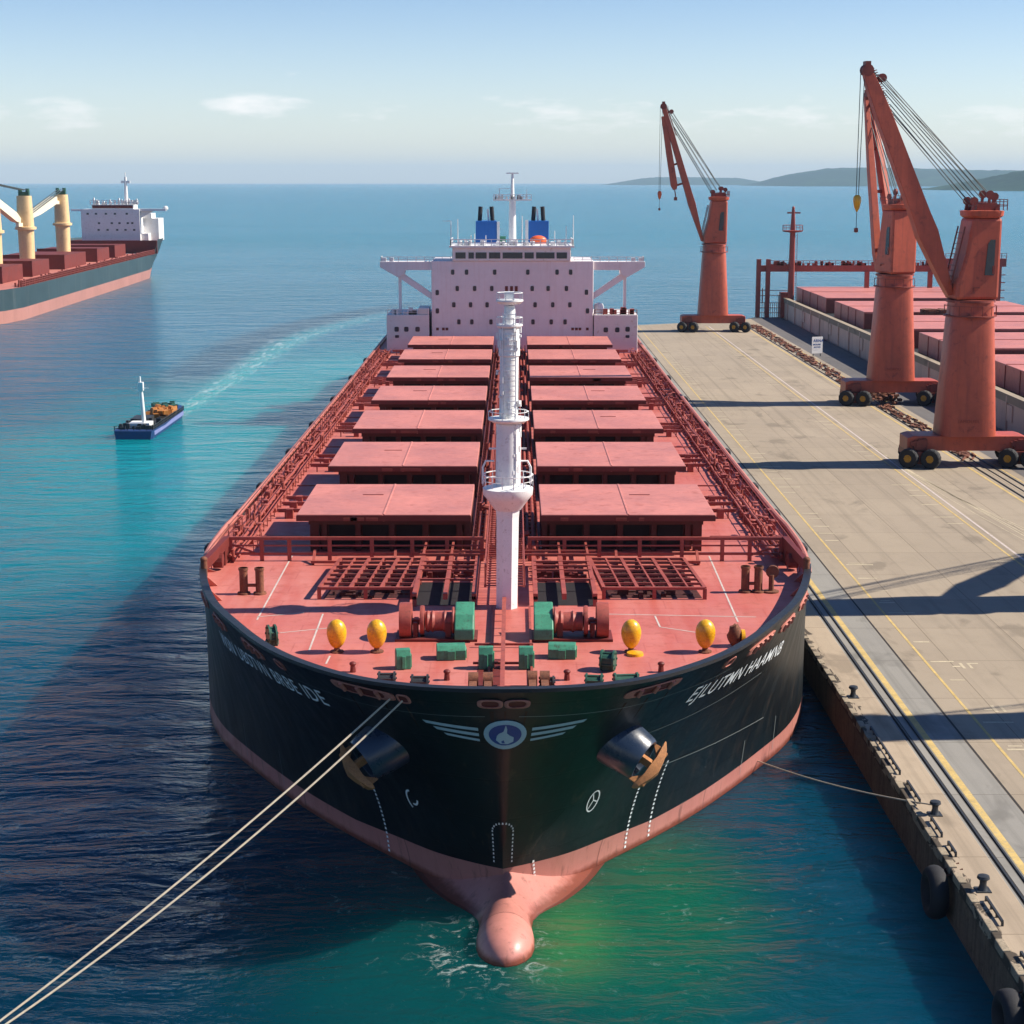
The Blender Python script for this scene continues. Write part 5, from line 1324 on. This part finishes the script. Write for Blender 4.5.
# ------------------------------------------------------------------ the far ship on the left
fs_ = empty('geared_bulk_carrier', (-130, 565, 0), 'slate-hulled bulk carrier with cream deck cranes anchored far off on the left', 'ship')
def hw(y):                                     # half breadth, y measured forward from the stern
    return (13 + 2 * sm(y / 14)) if y < 200 else 15 * max(0, 1 - ((y - 200) / 32) ** 2)
def ztp(y): return 11.3 if y < 24 else (11.3 - (y - 24) * 1.1 if y < 28 else 7.0)
b = MB(); st = [0, .6, 1.5, 3, 5, 8, 12, 17, 22, 24, 25.5, 27, 28, 40, 80, 120, 160, 200, 210, 220, 228, 232]; zs = [-1, 0, 1.3, 2.6, 4, 5.5, 7, 1e9]
cols = []
for sgn in (1, -1):
    rows = []
    for y in st:
        zt = ztp(y); c_ = []
        for z in zs:
            z = min(z, zt); back = max(0, (11.3 - z)) * .95 * max(0, 1 - y / 26)  # counter stern rises aft
            w = hw(y) * (1 - .42 * max(0, 1 - y / 42) * max(0, 1 - z / 10)); c_.append((sgn * w, -y - back, z))
        rows.append(c_)
    cols.append(rows)
for rows in cols:
    vs = [p for r in rows for p in r]; n = len(zs)
    b.add(vs, [(i * n + j, (i + 1) * n + j, (i + 1) * n + j + 1, i * n + j + 1) for i in range(len(rows) - 1) for j in range(n - 1)])
b.v = [(x - 130, y + 565, z) for x, y, z in b.v]; b.build('hull', M['hull2'], fs_, smooth=50)
def F(b): b.v = [(x - 130, 565 - y, z) for x, y, z in b.v]; return b
b = MB(); vs = []
for y in st[12:]: vs += [(-hw(y) + .1, y, 6.95), (hw(y) - .1, y, 6.95)]
b.add(vs, [(2 * i, 2 * i + 1, 2 * i + 3, 2 * i + 2) for i in range(len(vs) // 2 - 1)]); F(b).build('deck', M['gun'], fs_)
b = MB(); vs = []
for y in st[1:10]: vs += [(-hw(y) + .1, y, 10.6), (hw(y) - .1, y, 10.6)]
b.add(vs, [(2 * i, 2 * i + 1, 2 * i + 3, 2 * i + 2) for i in range(len(vs) // 2 - 1)]); b.box(-14.8, 14.8, 23.6, 24.0, 6.9, 10.6); F(b).build('poop_deck', M['darkred'], fs_)
b = MB(); b.box(-14.9, 14.9, 25.2, 25.5, 6.9, 11.0); F(b).build('poop_front', M['box_red'], fs_)
for y0, y1 in ((38, 57), (64, 83), (97, 125), (141, 160), (168, 188)):
    b = MB(); b.box(-9, 7.4, y0, y1, 6.95, 10.4); o = F(b).build('hatch', M['box_red'], fs_)
    b = MB(); b.box(7.4, 7.75, y1 - .4, y1 + .15, 6.95, 10.7); b.box(-9, 7.75, y1 + .003, y1 + .15, 10.3, 10.7); F(b).build('hatch_edge', M['darkred'], o)
b = MB(); b.railing([(14.7, 29, 6.95), (14.7, 200, 6.95)], 1.3, 1.6, .07, 3, .14); rnd = random.Random(5)
for i in range(260): y = rnd.uniform(29, 200); x = rnd.uniform(12.3, 14.5); b.box(x, x + .3, y, y + rnd.uniform(.2, 1), 6.95, 7 + rnd.uniform(.3, 1.3))
F(b).build('side_railing', M['craned'], fs_)
b = MB(); b.box(-9, 9.3, 12, 22, 10.6, 20.6); sp2 = F(b).build('superstructure', M['white'], fs_)
b = MB(); b.box(9.31, 14.0, 5, 15, 10.6, 17.6); b.box(9.31, 12, 8, 16, 17.6, 19.2); b.box(9.31, 11.5, 14, 20, 10.6, 13); F(b).build('aft_house', M['white'], fs_)
for z, xs in ((18.9, (-7.2, -4.6, -1.5, 1.3, 5.0)), (16.0, (-3.8, .2, 2.6, 5.2, 6.6)), (13.9, (-4.0, -1.2, 1.8, 4.4, 7.1))):
    for x in xs: b = MB(); b.box(x, x + .7, 22.0, 22.05, z, z + .55); F(b).build('window', M['glass'], sp2)
b = MB(); b.box(-12, -9, 20, 22, 20.0, 20.6); b.box(9.3, 17.5, 19, 21.5, 20.0, 20.7); b.prismY([(9.3, 20.0), (13.5, 20.0), (9.3, 17.8)], 19.6, 20.4); b.ell((17.3, 20.2, 20.8), .8, .8, .8); F(b).build('bridge_wing', M['white'], fs_)
b = MB(); b.box(-5.6, 7.4, 14, 21.5, 20.6, 22.0); b.railing([(-6, 21.6, 22), (9, 21.6, 22)], 1.3, 1.3, .06, 2, .1)
for i in range(30): x = rnd.uniform(-6, 9); b.box(x, x + .4, 20, 21, 22, 22 + rnd.uniform(.4, 2.2))
F(b).build('wheelhouse', M['white'], fs_)
b = MB(); b.box(-5.4, 7.2, 21.52, 21.6, 20.9, 21.8); F(b).build('red_band', M['darkred'], fs_)
b = MB(); b.cyl((4.3, 16, 22), (4.3, 16, 30.6), .7, .4, 10); b.box(2.9, 5.7, 15.6, 16.4, 28.6, 29.4); b.cyl((4.3, 16, 30.6), (4.3, 16, 32), .12, n=6); F(b).build('radar_mast', M['white'], fs_, smooth=40)
for yc, ta, name in ((90, (-1, 127, 19.8), 'far'), (132, (-4, 166, 29), 'near'), (164, (0, 200, 21), 'left')):
    b = MB(); b.loft([superring(0, yc, 6.95, 1.75, p=3), superring(0, yc, 17.2, 1.9, p=3), superring(0, yc, 17.3, 2.5, p=3), superring(0, yc, 17.9, 2.5, p=3), superring(0, yc, 18.0, 2.0, p=3), superring(0, yc, 25.6, 1.75, p=3)])
    cr = F(b).build('deck_crane', M['cream'], fs_, smooth=35)
    b = MB(); b.cyl((-.9, yc, 25.6), (-.9, yc, 27.4), .5, n=8); b.cyl((.9, yc, 25.6), (.9, yc, 27.4), .5, n=8); b.box(-1.3, 1.3, yc - .6, yc + .6, 25.6, 26.6); F(b).build('sheaves', M['dgreen'], cr)
    b = MB(); p0 = Vector((-1.2, yc + 2.0, 24.5 if name != 'near' else 19.5)); p1 = Vector(ta); chord(b, p0, p1, [(0, 1.2, 1.2), (.1, 1.5, 2.2), (.6, 1.4, 2.0), (1, .8, .8)]); b.bar(p0 + Vector((1.2, -2, -1)), p0 + Vector((0, 1.5, -1)), .9); F(b).build('jib', M['jibcream'], cr)
    b = MB()
    for q in (-.8, 0, .8): b.cyl((q, yc, 27), Vector(ta) + Vector((q, 0, .8)), .12, n=5)
    F(b).build('stay_rope', M['cable'], cr)
fs_.rotation_euler = (0, 0, math.atan(.041)); fs_.location.x += 1.8

# ------------------------------------------------------------------ small workboat
wb = empty('workboat', (-43.7, 203.5, 0), 'small blue workboat with a tall white mast and orange gear on deck', 'boat')
b = MB()
def wr(y, w, z0, z1, wl): return [(-43.7 - wl, y, z0), (-43.7 + wl, y, z0), (-43.7 + w, y, z1), (-43.7 - w, y, z1)]
b.loft([[Vector(p) for p in wr(*a)] for a in ((193.0, 2.15, -.4, .95, 1.9), (193.6, 2.3, -.4, 1.0, 2.1), (200, 2.3, -.4, .85, 2.15), (211, 2.25, -.4, .85, 2.1), (214.5, 1.8, -.4, 1.05, 1.3), (216, .4, -.2, 1.15, .2))])
hb = b.build('hull', M['navy'], wb)
b = MB(); b.box(-41.49, -41.42, 194, 211.5, .35, .84); b.build('pale_side_band', M['mauve'], hb)
b = MB(); rnd = random.Random(9); b.box(-45.8, -41.6, 193.8, 211.5, .8, .98); b.railing([(-45.9, 193.5, .98), (-41.5, 193.5, .98), (-41.5, 212, .9)], .5, .8, .03, 2, .04)
for i in range(70): x = rnd.uniform(-45.7, -42); y = rnd.uniform(194, 200); b.box(x, x + rnd.uniform(.1, .6), y, y + .4, .98, 1.05 + rnd.uniform(.1, .55))
b.build('deck_fittings', M['steel'], wb)
b = MB(); b.box(-45.4, -43.3, 199.5, 203, .98, 1.5); b.build('dark_hatch', M['steel'], wb)
b = MB()
for i in range(46): b.obox((rnd.uniform(-44.4, -42.1), rnd.uniform(204, 210.5), 1.15 + rnd.uniform(0, .6)), rnd.uniform(.2, .7), rnd.uniform(.3, .9), rnd.uniform(.3, .8), rnd.uniform(0, 3), rnd.uniform(-.4, .4))
b.build('orange_gear', paint('orange_gear', (.50, .20, .05), .5, .4, 1.5, rust=.7, rustcol=(.10, .05, .03)), wb)
b = MB()
for i in range(20): b.obox((rnd.uniform(-45, -42.2), rnd.uniform(209.5, 213), 1.3 + rnd.uniform(0, .4)), .6, .6, .5, rnd.uniform(0, 3))
b.build('dark_gear', M['dgreen'], wb)
b = MB(); b.box(-44.6, -42.2, 195.0, 197.2, .98, 1.6); b.cyl((-42.9, 195.6, .98), (-43.15, 195.6, 6.2), .24, .19, 10); b.box(-43.4, -42.85, 195.3, 195.9, 5.3, 6.3); b.bar((-44.0, 195.6, 5.6), (-42.3, 195.6, 5.6), .09); b.cyl((-43.2, 195.6, 6.2), (-43.2, 195.6, 6.95), .12, n=6); b.build('mast', M['mastwhite'], wb, smooth=40)

# ------------------------------------------------------------------ quay edge things
def tyre(x, y, z, label):
    t = empty('tyre_fender', (x, y, z), label, 'fender', 'tyre fenders hung on the quay face')
    b = MB(); rings = []
    for k in range(36):
        a = 2 * math.pi * k / 36; g_ = []
        for j in range(14):
            q = 2 * math.pi * j / 14; rr = .78 + .27 * math.cos(q) + (.03 if (k % 2 and math.cos(q) > .6) else 0); g_.append(Vector((x + .33 * math.sin(q) * 1.15, y + rr * math.cos(a), z + rr * math.sin(a))))
        rings.append(g_)
    rings.append(rings[0]); b.loft(rings, caps=False); b.build('tyre', M['rubber'], t, smooth=50)
    b = MB(); b.bar((x + .1, y - .3, z + .7), (17.8, y - .3, QZ + .06), .05); b.bar((x + .1, y + .3, z + .7), (17.8, y + .3, QZ + .06), .05); b.build('chain', M['rusty'], t)
tyre(16.82, 63.8, 1.15, 'large black tyre fender hanging on the quay face below the coping')
tyre(16.82, 53.4, 1.05, 'black tyre fender at the bottom right corner of the quay face')
def qb(x, y, k, label):
    t = empty('quay_bollard', (x, y, QZ), label, 'bollard', 'small mooring bollards along the quay coping')
    b = MB(); b.lathe((x, y, QZ + .03), [(.05, 0), (.22, 0), (.18, .08), (.13, .25), (.14, .4), (.25, .5), (.22, .6), (.05, .63)], 14); b.build('post', M['steel'], t, smooth=40)
    b = MB(); b.box(x - .28, x + .28, y - .28, y + .28, QZ + .03, QZ + .07); b.build('base_plate', M['steel'], t)
qb(18.15, 69.5, 0, 'small dark bollard on the coping holding the slack mooring line')
for k, (x, y, l) in enumerate(((18.05, 61.5, 'dark iron bollard on the coping beside the large tyre fender'), (17.95, 86.5, 'dark iron bollard on the coping close to the hull of the black ship'))): qb(x, y, k, l)
def lad(x, y, L_, label):
    b = MB(); b.bar((x, y, QZ + .2), (x, y + L_, QZ + .2), .09)
    n = max(2, int(L_ / .7))
    for i in range(n + 1): b.bar((x, y + L_ * i / n, QZ + .03), (x, y + L_ * i / n, QZ + .2), .08)
    tag(b.build('mooring_rail', M['steel']), label, 'rail', 'low steel mooring rails bolted on the coping')
lad(17.75, 74.5, 6.5, 'long low dark rail on the coping in the broad crane shadow'); lad(17.8, 70.8, 2.4, 'short low dark rail on the coping beyond the mooring line'); lad(17.8, 66.9, 1.8, 'short low dark rail on the coping just nearer than the mooring line')
lad(17.85, 64.8, 1.2, 'short low dark rail beyond the large tyre fender'); lad(17.9, 58.3, 2.2, 'short low dark rail nearer than the large tyre fender'); lad(17.85, 54.3, 1.5, 'short low dark rail nearest the viewer')

# mooring lines
def rope(name, p0, p1, sag, r, label):
    p0, p1 = Vector(p0), Vector(p1); b = MB(); b.tube([p0.lerp(p1, i / 30) - Vector((0, 0, sag * 4 * (i / 30) * (1 - i / 30))) for i in range(31)], r, 8)
    tag(b.build(name, M['rope'], smooth=60), label, 'rope', 'mooring ropes')
BU = (-17.7, 50.6, 1.6)
rope('mooring_rope', onhull(-1, 3.45, 9.88, .1), BU, .35, .040, 'upper pale mooring rope running from the bow slot to the lower left corner')
rope('mooring_rope', onhull(-1, 2.95, 9.9, .15), (BU[0] + .1, BU[1], BU[2] - .1), .6, .040, 'lower pale mooring rope running from the single round fairlead across the anchor')
rope('mooring_rope', onhull(1, 21.9, .45, .02), (18.15, 69.5, QZ + .45), .25, .035, 'thin slack mooring line from the starboard waterline to the quay bollard')
by = empty('mooring_buoy', (BU[0], BU[1] - .2, 0), 'yellow mooring buoy outside the lower left corner taking both bow ropes', 'buoy')
b = MB(); b.lathe((BU[0], BU[1] - .2, 0), [(.1, -.8), (1.0, -.6), (1.2, 0), (1.15, .7), (.9, 1.1), (.1, 1.25)], 20); b.build('body', M['yellow'], by, smooth=40)
b = MB(); b.cyl((BU[0], BU[1] - .2, 1.1), (BU[0], BU[1] - .2, 1.8), .14, n=10); b.bar((BU[0] - .3, BU[1] - .2, 1.65), (BU[0] + .3, BU[1] - .2, 1.65), .12); b.build('mooring_post', M['rusty'], by)
